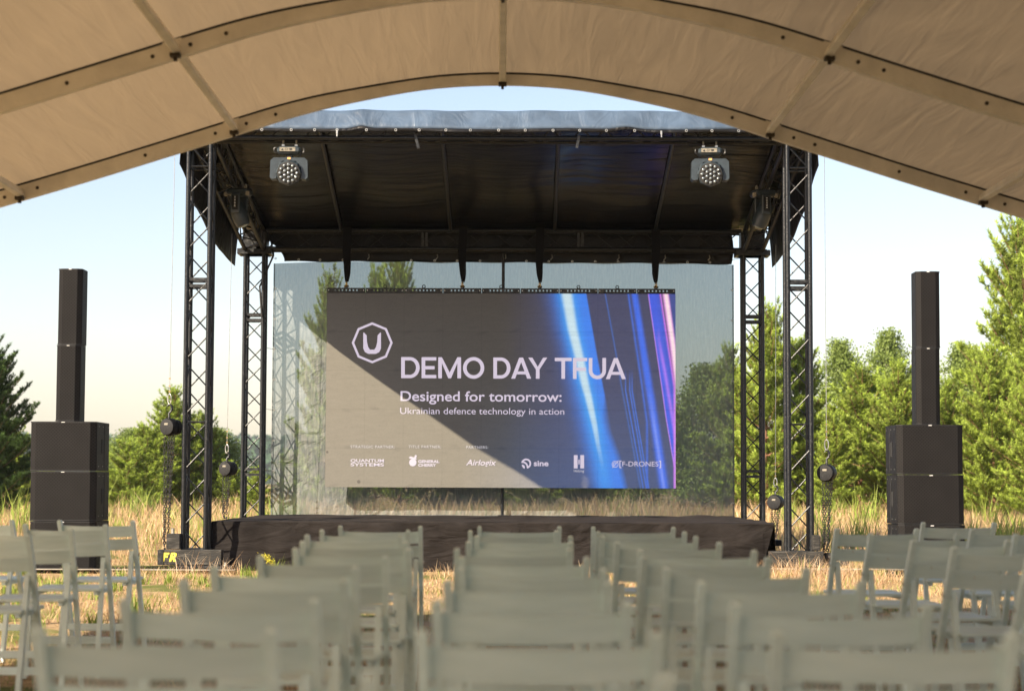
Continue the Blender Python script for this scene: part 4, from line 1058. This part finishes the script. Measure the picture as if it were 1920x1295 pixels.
for side, pxc, pcol, rz in (('left', 115.5, 122, 0.0), ('right', 1747, 1744, 0.0)):
    X = at(pxc, 1000, YSP).x; s = 1 if side == 'left' else -1
    gp = f'subwoofers stacked on the {side} side'
    for k_, nm in enumerate(('bottom', 'middle', 'top')):
        speaker('subwoofer', 0.70, 0.522, 0.66, 0.062, f'wide black subwoofer with a perforated grille, {nm} of the {side} stack', gp, (X + (0.006*(1-k_)), YSP+0.33, g + 0.02 + k_*0.525), rz, s)
    Xc = at(pcol+1, 800, YSP).x
    z = g + 0.02 + 3*0.525
    speaker('column_speaker', 0.255, 0.812, 0.27, 0.05, f'slim black column loudspeaker standing on the {side} subwoofers', f'column speakers on the {side} stack', (Xc - .004, YSP+0.20, z), 0, 0)
    speaker('column_speaker', 0.255, 0.812, 0.27, 0.05, f'slim black column loudspeaker at the very top of the {side} stack', f'column speakers on the {side} stack', (Xc + .002, YSP+0.20, z+.814), 0, 0)
    for q in (0,):
        o = MB().box((0, 0, 0.01), (0.9, 0.8, 0.02)).build('plywood_base', M['wood'], None, False, (X, YSP+.33, g-0.002)); tag(o, f'thin dark plywood sheet under the {side} loudspeaker stack', 'board')

# ------------------------------------------------------------------ grass
def blades(n_, pos, h, w_, col, lean=0.35, seed=0, heads=0.0):
    r = np.random.RandomState(seed); az = r.uniform(0, 2*np.pi, n_); az2 = r.uniform(0, 2*np.pi, n_)
    sd_ = np.stack([np.cos(az), np.sin(az), 0*az], 1)*w_[:, None]/2
    ln = np.stack([np.cos(az2), np.sin(az2), 0*az], 1)*(h*r.uniform(.1, lean, n_))[:, None]
    up = np.zeros((n_, 3)); up[:, 2] = 1
    b0 = pos; m1 = pos + up*(h*.55)[:, None] + ln*.35; tp = pos + up*h[:, None] + ln
    V = np.stack([b0-sd_, b0+sd_, m1-sd_*.8, m1+sd_*.8, tp], 1).reshape(-1, 3)
    i = (np.arange(n_)*5)[:, None]
    T = np.concatenate([i+[0, 1, 3], i+[0, 3, 2], i+[2, 3, 4]], 0)
    C = np.repeat(col, 5, 0)
    return V, T, C
def gzv(y): return 0.0052*np.clip(y, 0, 55)
r = np.random.RandomState(7)
def dry_cols(n_, r, green=0.12):
    base = np.array([[0.54, 0.37, 0.20], [0.62, 0.45, 0.28], [0.42, 0.25, 0.14], [0.50, 0.37, 0.18]])[r.randint(0, 4, n_)]
    gm = r.rand(n_) < green; base[gm] = np.array([0.20, 0.26, 0.05])
    return base*r.uniform(.75, 1.15, n_)[:, None]
def patch(x, y, f=0.35, s=0): return np.sin(x*f*2.3+s)*np.cos(y*f*1.7+s*2)+np.sin(x*f*5.1+y*f*3.3+s)*.6+np.sin(y*f*4.1-x*f*2+s*3)*.5
def in_stage(x, y): return ((x > -3.5) & (x < 2.75) & (y > 21.15) & (y < 26.4)) | ((np.abs(x+4.84) < .42) & (np.abs(y-21.33) < .4)) | ((np.abs(x-4.2) < .42) & (np.abs(y-21.33) < .4))
Vs, Ts, Cs = [], [], []; off = 0
def addb(V, T, C):
    global off
    Vs.append(V); Ts.append(T+off); Cs.append(C); off += len(V)
# tall dry field beyond the stage
n_ = 105000; y = 23.6 + (57-23.6)*r.rand(n_)**0.8; x = (r.rand(n_)*2-1)*(y*0.30+2)
k_ = ~in_stage(x, y); x, y = x[k_], y[k_]; n_ = len(x); pt = patch(x, y, .3)
h = np.clip(r.normal(.25, .09, n_)*(1+.30*pt), .05, .7)*np.interp(y, [23.6, 28, 40], [.55, 1, 1.1]); w_ = r.uniform(.006, .011, n_)*np.interp(y, [23, 57], [1, 2.4])
addb(*blades(n_, np.stack([x, y, gzv(y)-.01], 1), h, w_, dry_cols(n_, r, .16)*(1+.10*pt[:, None]), .7, 1))
n_ = 50000; y = 22 + 40*r.rand(n_); sg = np.where(r.rand(n_) < .5, -1, 1); x = sg*(y*.30 + 2 + r.rand(n_)**1.5*16); pt = patch(x, y, .3)
h = np.clip(r.normal(.25, .09, n_)*(1+.30*pt), .05, .7); addb(*blades(n_, np.stack([x, y, gzv(y)-.01], 1), h, r.uniform(.012, .022, n_), dry_cols(n_, r, .16), .7, 4))
# short dry tufts between the tent and the stage
n_ = 60000; y = 9.5 + (23.8-9.5)*r.rand(n_)**.75; x = (r.rand(n_)*2-1)*(y*0.29+.6)
pt = patch(x, y, .8, 2); k_ = (pt > -.75) & ~in_stage(x, y); x, y, pt = x[k_], y[k_], pt[k_]; n_ = len(x)
h = np.clip(r.normal(.045, .02, n_)*(1+.5*pt), .015, .14); h *= np.where((x > 1.2) & (y > 17), 1.7, 1); w_ = r.uniform(.003, .006, n_)*1.3
gx = 0.22 + 0.5*(x < -1.5)
cc = dry_cols(n_, r, 0.10); gm = (r.rand(n_) < .55*(patch(x, y, 1.1, 5) > .25)*(gx)); cc[gm] = np.array([.24, .30, .05])*r.uniform(.7, 1.2, gm.sum())[:, None]
addb(*blades(n_, np.stack([x, y, gzv(y)-.004], 1), h, w_, cc, 1.6, 2))
# shaded sward under the tent
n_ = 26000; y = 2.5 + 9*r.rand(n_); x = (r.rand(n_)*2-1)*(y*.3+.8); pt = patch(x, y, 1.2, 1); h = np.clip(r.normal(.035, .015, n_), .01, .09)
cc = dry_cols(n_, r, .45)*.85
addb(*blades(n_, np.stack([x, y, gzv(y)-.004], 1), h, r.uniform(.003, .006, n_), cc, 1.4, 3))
# upright dry stalks and seed heads close to the stage front
def tuft(cx_, cy_, n2, hh, sp, cols, wid=.006, lean=.8, seed=0):
    rr = np.random.RandomState(seed+50); x = cx_ + rr.normal(0, sp, n2); y = cy_ + rr.normal(0, sp*.6, n2)
    h = np.clip(rr.normal(hh, hh*.3, n2), hh*.3, hh*1.8)
    c = np.array(cols)[rr.randint(0, len(cols), n2)]*rr.uniform(.8, 1.2, n2)[:, None]
    addb(*blades(n2, np.stack([x, y, gzv(y)-.01], 1), h, np.full(n2, wid), c, lean, seed+80))
DRY = [(.62, .46, .30), (.70, .56, .38), (.42, .26, .14)]
for q, (px_, Y, n2, hh, sp) in enumerate(((845, 21.0, 60, .12, .10), (1118, 20.9, 60, .14, .12), (1400, 20.9, 150, .14, .22), (1455, 20.8, 130, .14, .16), (1500, 20.75, 170, .19, .16), (1560, 20.75, 150, .17, .2), (1625, 20.8, 130, .16, .2), (1350, 20.95, 80, .08, .3), (430, 20.8, 40, .16, .08), (365, 20.7, 40, .20, .10), (1900, 20.9, 120, .2, .3), (700, 21.0, 50, .06, .3), (600, 21, 50, .06, .2))):
    p = at(px_, 1000, Y); tuft(p.x, Y, n2, hh, sp, DRY, .005, .9, q)
gr_o = fastmesh('dry_grass', np.concatenate(Vs), np.concatenate(Ts), np.concatenate(Cs), M['grass'])
tag(gr_o, 'dry yellow grass covering the field round the stage', 'grass', None, 'stuff')
# green weeds
Vs, Ts, Cs = [], [], []; off = 0
GRN = [(.20, .28, .05), (.30, .38, .07), (.24, .30, .05)]
rr = random.Random(9)
for q in range(170):
    Y = rr.uniform(13, 21) if q < 90 else rr.uniform(27, 46)
    x = rr.uniform(-.285, -.11)*Y if rr.random() < .62 else rr.uniform(.12, .26)*Y
    if in_stage(np.array(x), np.array(Y)): continue
    if Y < 21 and x > 0 and rr.random() < .6: continue
    tuft(x, Y, 40, rr.uniform(.05, .15) if Y < 21 else rr.uniform(.3, .65), .035 if Y < 21 else .09, GRN, .009 if Y < 21 else .018, .5, 200+q)
gw = fastmesh('green_weeds', np.concatenate(Vs), np.concatenate(Ts), np.concatenate(Cs), M['grass'])
tag(gw, 'bright green weeds scattered through the dry grass', 'weeds', None, 'stuff')
# single yellow-green flowering weed before the stage drape
def weed(px_, Y, H, label, seed, colr):
    rr = np.random.RandomState(seed); p = at(px_, 1000, Y); rt_ = empty('flowering_weed', (p.x, Y, gz(Y))); tag(rt_, label, 'plant', 'flowering weeds before the stage')
    MB().tube([(0.08, 0, 0), (0.05, 0, H*.4), (0.0, 0, H*.7), (-0.06, 0, H)], [.004, .004, .003, .002], 5).build('stem', M['dneedles_stem'], rt_)
    n_ = 260; t = rr.rand(n_); z = H*(.25 + .75*t); cx_ = np.interp(z, [0, H*.4, H*.7, H], [.08, .05, 0, -.06]) + rr.normal(0, .022, n_)
    c = np.stack([cx_, rr.normal(0, .02, n_), z + rr.normal(0, .012, n_)], 1)
    a1 = rr.normal(0, 1, (n_, 3)); a1 /= np.linalg.norm(a1, axis=1)[:, None]; a2 = np.cross(a1, rr.normal(0, 1, (n_, 3))); a2 /= np.linalg.norm(a2, axis=1)[:, None]; s_ = .010
    V = np.stack([c-a1*s_, c+a2*s_*.6, c+a1*s_, c-a2*s_*.6], 1).reshape(-1, 3); i = (np.arange(n_)*4)[:, None]
    fastmesh('leaves', V, np.concatenate([i+[0, 1, 2], i+[0, 2, 3]]), np.repeat(rr.uniform(.7, 1.2, n_)[:, None]*np.array(colr), 4, 0), M['flower'], rt_)
M['dneedles_stem'] = mat('weed_stem', (.10, .12, .03), .7)
weed(505, 21.05, .20, 'small bright yellow flowering weed in front of the left part of the stage drape', 1, (1, 1, 1))
weed(1131, 21.05, .16, 'tiny green weed in front of the middle of the stage drape, between chair backs', 2, (.6, .9, .8))

# ------------------------------------------------------------------ trees
def brush(P0, D, Ln, per, nl, nw, rr, tint):            # needles round each twig
    n0 = len(P0); n_ = n0*per; Pi = np.repeat(P0, per, 0); Di = np.repeat(D, per, 0); Li = np.repeat(Ln, per)
    t = rr.rand(n_); base = Pi + Di*(Li*t)[:, None]
    rad = rr.normal(0, 1, (n_, 3)); rad -= Di*(rad*Di).sum(1)[:, None]; rad /= np.linalg.norm(rad, axis=1)[:, None]+1e-9
    nd = Di*rr.uniform(.55, 1.1, n_)[:, None] + rad*.75; nd /= np.linalg.norm(nd, axis=1)[:, None]
    sd_ = np.cross(nd, rr.normal(0, 1, (n_, 3))); sd_ /= np.linalg.norm(sd_, axis=1)[:, None]+1e-9
    nl_ = nl*rr.uniform(.7, 1.2, n_)
    V = np.stack([base-sd_*nw/2, base+sd_*nw/2, base+nd*nl_[:, None]], 1).reshape(-1, 3)
    T = np.arange(n_*3).reshape(-1, 3)
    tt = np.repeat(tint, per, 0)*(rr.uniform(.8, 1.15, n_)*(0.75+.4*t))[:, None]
    return V, T, np.repeat(tt, 3, 0)
def make_pine(seed, H, Rr, needle, name='pine_tree', per=26, dens=1.15, gap=0.0):
    rr = np.random.RandomState(seed); pr = random.Random(seed)
    root = empty(name); wood = MB()
    def tr(z): return Vector((0.06*math.sin(z*1.1+seed), 0.05*math.sin(z*.9+seed*2), z))
    zs = [H*i/10 for i in range(11)]; wood.tube([tr(z) for z in zs], [0.018*H*(1-i/10.6)*.62+.008 for i in range(11)], 8)
    P, D, Ln, Tn = [], [], [], []
    z = 0.30
    while z < H-0.15:
        fr = z/H; Lb = Rr*(1-fr)**.6*(0.6+.4*min(1, fr*4)); nb = pr.choice((5, 6, 7)) if fr < .85 else 4
        a0 = pr.uniform(0, 6.28)
        for k_ in range(nb):
            if pr.random() < gap: continue
            a = a0 + k_*6.283/nb + pr.uniform(-.3, .3); l = Lb*pr.uniform(.65, 1.18) + .12
            el = R(8 + 50*fr**1.5 + pr.uniform(-8, 10)); dr = Vector((math.cos(a)*math.cos(el), math.sin(a)*math.cos(el), math.sin(el)))
            b0 = tr(z); pts = [b0 + dr*(l*t) + Vector((0, 0, .30*l*t*t - .06*l*t)) for t in (0, .25, .5, .75, 1)]
            wood.tube(pts, [.010+.008*l, .012, .009, .006, .004], 5, False)
            def pb(t): i = min(3, int(t*4)); return pts[i].lerp(pts[i+1], t*4-i), (pts[i+1]-pts[i]).normalized()
            t = .22 if l > .5 else .05; step = .115/l/dens
            while t < 1.0:
                q, dd = pb(min(t, .999)); side = dd.cross(Vector((0, 0, 1))).normalized()
                for sg in (-1, 1):
                    if pr.random() < .12: continue
                    ll = (0.10 + .34*l*(1-t*.75))*pr.uniform(.7, 1.1); ll = min(ll, .42)
                    td = (dd*.7 + side*sg*pr.uniform(.55, .95) + Vector((0, 0, pr.uniform(.25, .95)))).normalized()
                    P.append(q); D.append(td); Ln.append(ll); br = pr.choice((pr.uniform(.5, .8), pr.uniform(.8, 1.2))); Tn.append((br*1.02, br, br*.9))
                    if ll > .22:                          # forked shoots
                        for _ in range(2):
                            m_ = q + td*ll*pr.uniform(.35, .7); t2 = (td + side*pr.uniform(-.8, .8) + Vector((0, 0, pr.uniform(0, .8)))).normalized()
                            P.append(m_); D.append(t2); Ln.append(ll*.55); Tn.append((br*1.15, br*1.12, br*.9))
                t += step*pr.uniform(.8, 1.3)
            q, dd = pb(.98); P.append(q); D.append((dd+Vector((0, 0, .5))).normalized()); Ln.append(.2); Tn.append((1.2, 1.2, .95))
        z += pr.uniform(.20, .30)/dens
    for k_ in range(6):
        P.append(tr(H-.2)); D.append(Vector((pr.uniform(-.35, .35), pr.uniform(-.35, .35), 1)).normalized()); Ln.append(.26); Tn.append((1.1, 1.1, .9))
    for q in (.45, .3, .15, 0): P.append(tr(H-q)); D.append(Vector((0, 0, 1))); Ln.append(.22); Tn.append((1.1, 1.1, .9))
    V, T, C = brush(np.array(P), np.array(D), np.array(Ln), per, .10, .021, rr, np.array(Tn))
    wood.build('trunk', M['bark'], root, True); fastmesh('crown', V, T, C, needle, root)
    return root
def make_birch(seed, H, Rr, n_cl=210, per=95, name='birch_tree'):
    rr = np.random.RandomState(seed); pr = random.Random(seed); root = empty(name); wood = MB()
    def tr(z): return Vector((.1*math.sin(z*.7+seed), .08*math.sin(z*.5), z))
    wood.tube([tr(H*i/8) for i in range(9)], [.05*(1-i/8.5)+.008 for i in range(9)], 8)
    cl = []
    for i in range(n_cl):
        fr = pr.random()**.8; z = H*(.12 + .88*fr); rad = Rr*math.sin(math.pi*min(1, (.14+.86*fr)**.8))**.7*pr.uniform(.25, 1.05)*(1 if fr < .9 else .5); a = pr.uniform(0, 6.28)
        c = tr(z) + Vector((math.cos(a)*rad, math.sin(a)*rad, 0)); cl.append(c)
        b0 = tr(max(.3, z-rad*.8)); wood.tube([b0, b0.lerp(c, .5)+Vector((0, 0, .08)), c], [.016, .010, .004], 5, False)
    c = np.repeat(np.array(cl), per, 0); n_ = len(c)
    sp = np.array([.20, .20, .16])*np.repeat(rr.uniform(.6, 1.3, n_cl), per)[:, None]; c = c + np.clip(rr.normal(0, 1, (n_, 3)), -1.5, 1.5)*sp; c[:, 2] -= np.abs(rr.normal(0, .05, n_))
    c[:, 2] = np.minimum(c[:, 2], H+.2)
    a1 = rr.normal(0, 1, (n_, 3)); a1 /= np.linalg.norm(a1, axis=1)[:, None]; a2 = np.cross(a1, rr.normal(0, 1, (n_, 3))); a2 /= np.linalg.norm(a2, axis=1)[:, None]
    s_ = (rr.uniform(.030, .050, n_))[:, None]
    V = np.stack([c-a1*s_, c+a2*s_*.7, c+a1*s_, c-a2*s_*.7], 1).reshape(-1, 3); i = (np.arange(n_)*4)[:, None]
    tt = np.repeat(rr.uniform(.75, 1.15, n_cl), per)*rr.uniform(.8, 1.2, n_)
    wood.build('trunk', M['bbark'], root, True); fastmesh('crown', V, np.concatenate([i+[0, 1, 2], i+[0, 2, 3]]), np.repeat(tt[:, None]*np.array([[1, 1, 1.]]), 4, 0), M['leaves'], root)
    return root
protos = {'pa': (make_pine(1, 4.6, 1.35, M['needles']), 4.6), 'pb': (make_pine(2, 4.2, 1.5, M['needles'], gap=.08), 4.2), 'pc': (make_pine(3, 5.4, 1.5, M['needles'], gap=.12), 5.4),
          'pd': (make_pine(4, 6.6, 2.1, M['dneedles'], per=26), 6.6), 'pe': (make_pine(5, 3.0, 1.05, M['needles']), 3.0),
          'ba': (make_birch(6, 5.6, 1.3), 5.6), 'bb': (make_birch(7, 4.6, 1.2), 4.6)}
used = set()
def tree(kind, px_, toppy, Y, label, rz, wide=1.0, group='trees at the edge of the field'):
    pr_, H0 = protos[kind]; o = pr_ if kind not in used else copy_tree(pr_); used.add(kind)
    z0 = gz(Y); top = at(px_, toppy, Y); s = (top.z - z0)/H0
    o.location = (at(px_, 905, Y).x, Y, z0-.03); o.rotation_euler = (0, 0, rz); o.scale = (s*wide, s*wide, s)
    tag(o, label, 'tree', group)
TR = [
 ('pd', -26, 632, 40, 'tall dark green pine at the far left edge of the picture', .3, 1.05),
 ('pb', 92, 880, 44, 'low bright pine mostly hidden behind the left subwoofers', 1.2, 1.1),
 ('pe', 235, 832, 47, 'low yellow green pine beside the left subwoofers', .9, 1.5),
 ('pb', 275, 800, 49, 'bushy bright pine between the left subwoofers and the left hoist', 2.2, 1.25),
 ('pa', 322, 735, 50, 'tallest bright pine behind the left chain hoist', 4.0, 1.4),
 ('pb', 380, 778, 51, 'bright pine seen through the front left tower', 5.2, 1.1),
 ('pb', 218, 850, 52, 'low pine in the gap directly right of the left subwoofers', 3.1, 1.5),
 ('pa', 350, 800, 53, 'pine between the left chain hoist and the front left tower', 1.7, 1.3),
 ('bb', 250, 806, 51, 'low leafy bush right of the left subwoofers', 2.2, 1.9),
 ('bb', 402, 806, 52, 'low leafy bush between the front left tower and its small hoist', 5.2, 1.8),
 ('pe', 428, 868, 50, 'low pine between the two left towers', 2.5, 1.3),
 ('pe', 480, 880, 47, 'low pine seen through the rear left tower', .2, 1.2),
 ('pe', 545, 850, 52, 'low pine behind the left edge of the mesh backdrop', 3.2, 1.3),
 ('pc', 612, 520, 46, 'tall narrow pine seen through the mesh left of the LED screen', .5, .62),
 ('pc', 748, 488, 50, 'pine whose tip shows above the LED screen', 3.5, .7),
 ('pa', 705, 520, 53, 'smaller pine whose tip shows just above the LED screen left end', 1.4, .6),
 ('pb', 660, 850, 48, 'low pine seen through the mesh below the left end of the screen', 1.9, 1.3),
 ('pb', 800, 800, 52, 'dark pine behind the screen, seen below its left half', 2.9, 1.4),
 ('pa', 900, 760, 52, 'pine behind the middle of the screen', .7, 1.4),
 ('pb', 1010, 780, 51, 'pine behind the screen, seen below its centre right', 4.9, 1.4),
 ('pa', 1120, 760, 53, 'pine behind the screen, seen below its right half', 2.6, 1.4),
 ('bb', 1215, 730, 52, 'leafy tree behind the right end of the screen', 1.0, 1.3),
 ('bb', 1318, 690, 50, 'round leafy tree seen through the mesh right of the screen', 3.0, 1.35),
 ('pa', 1372, 660, 49, 'pine seen through the mesh at its right edge', 5.0, .9),
 ('pc', 1440, 578, 46, 'pine with a bare upright tip between the two right towers', 1.0, .9),
 ('pc', 1500, 640, 47, 'pine with reddish branches seen through the front right tower', 2.0, 1.1),
 ('ba', 1580, 640, 52, 'slender pale leafed birch right of the front right tower', .4, 1.0),
 ('pb', 1615, 700, 46, 'bright bushy pine between the right tower and the right subwoofers', 3.8, 1.25),
 ('ba', 1668, 622, 53, 'birch just left of the right column loudspeakers', 2.3, .95),
 ('pa', 1690, 690, 45, 'bright pine directly left of the right column loudspeakers', 5.4, 1.1),
 ('ba', 1810, 648, 52, 'darker rounded birch right of the right column loudspeakers', 1.1, 1.1),
 ('pb', 1782, 720, 47, 'bushy pine directly behind the right loudspeaker stack', .6, 1.2),
 ('pc', 1862, 650, 42, 'bright pine in front of the large pine at the right edge', 2.4, 1.0),
 ('pa', 1560, 780, 44, 'small bright pine just right of the front right tower', 2.1, 1.0),
 ('pa', 1950, 660, 40, 'bright pine cut off by the right edge, in front of the large one', 4.4, 1.0),
 ('pc', 1925, 415, 45, 'largest pine, towering at the right edge of the picture', 3.3, .95),
 ('pb', 1740, 800, 50, 'low pine filling the gap behind the right subwoofers', 1.3, 1.4),
 ('pb', -190, 760, 47, 'bushy pine outside the left edge of the picture', 2.6, 1.3),
 ('pc', -330, 700, 52, 'taller pine outside the left edge of the picture', 1.6, 1.2),
 ('ba', 2110, 600, 50, 'birch outside the right edge of the picture', 1.2, 1.2),
 ('pb', 2240, 720, 46, 'bushy pine outside the right edge of the picture', 2.8, 1.3),
 ('pb', 20, 800, 48, 'pine behind the dark pine at the left edge', 2.0, 1.2),
]
for a_ in TR: tree(*a_[:4], *a_[4:])
# far forest
rr = np.random.RandomState(21); cs = []
for i in range(900):
    Y = rr.uniform(560, 760); x = rr.uniform(-.40, .40)*Y; H = rr.uniform(12, 17)*Y/680
    m_ = 110; t = rr.rand(m_)**.7; rad = (1-t)*3.6+.8; a = rr.uniform(0, 6.28, m_)
    cs.append(np.stack([x+rad*np.cos(a)*rr.rand(m_)**.5, Y+rad*np.sin(a), gz(60)+.5+H*t], 1))
c = np.concatenate(cs); n_ = len(c)
a1 = rr.normal(0, 1, (n_, 3)); a1 /= np.linalg.norm(a1, axis=1)[:, None]; a2 = np.cross(a1, rr.normal(0, 1, (n_, 3))); a2 /= np.linalg.norm(a2, axis=1)[:, None]; s_ = 1.2
V = np.stack([c-a1*s_, c+a2*s_, c+a1*s_, c-a2*s_], 1).reshape(-1, 3); i = (np.arange(n_)*4)[:, None]
o = fastmesh('far_forest', V, np.concatenate([i+[0, 1, 2], i+[0, 2, 3]]), np.repeat(rr.uniform(.7, 1.2, (n_, 1))*np.ones((1, 3)), 4, 0), M['far'])
tag(o, 'hazy forest line along the horizon beyond the field', 'forest', None, 'stuff')

# ------------------------------------------------------------------ summer haze
hz = MB().box((0, 300, 12.5), (1840, 1240, 34)).build('haze', bpy.data.materials.new('haze_air')); tag(hz, 'thin summer haze over the field', 'haze', None, 'stuff')
hm = hz.data.materials[0]; hm.use_nodes = True; ht = hm.node_tree; ht.nodes.remove(ht.nodes['Principled BSDF'])
pv = ht.nodes.new('ShaderNodeVolumePrincipled'); pv.inputs['Color'].default_value = (0.90, 0.95, 1.0, 1); pv.inputs['Density'].default_value = 0.0003; pv.inputs['Anisotropy'].default_value = 0.2
ht.links.new(pv.outputs[0], ht.nodes['Material Output'].inputs['Volume'])
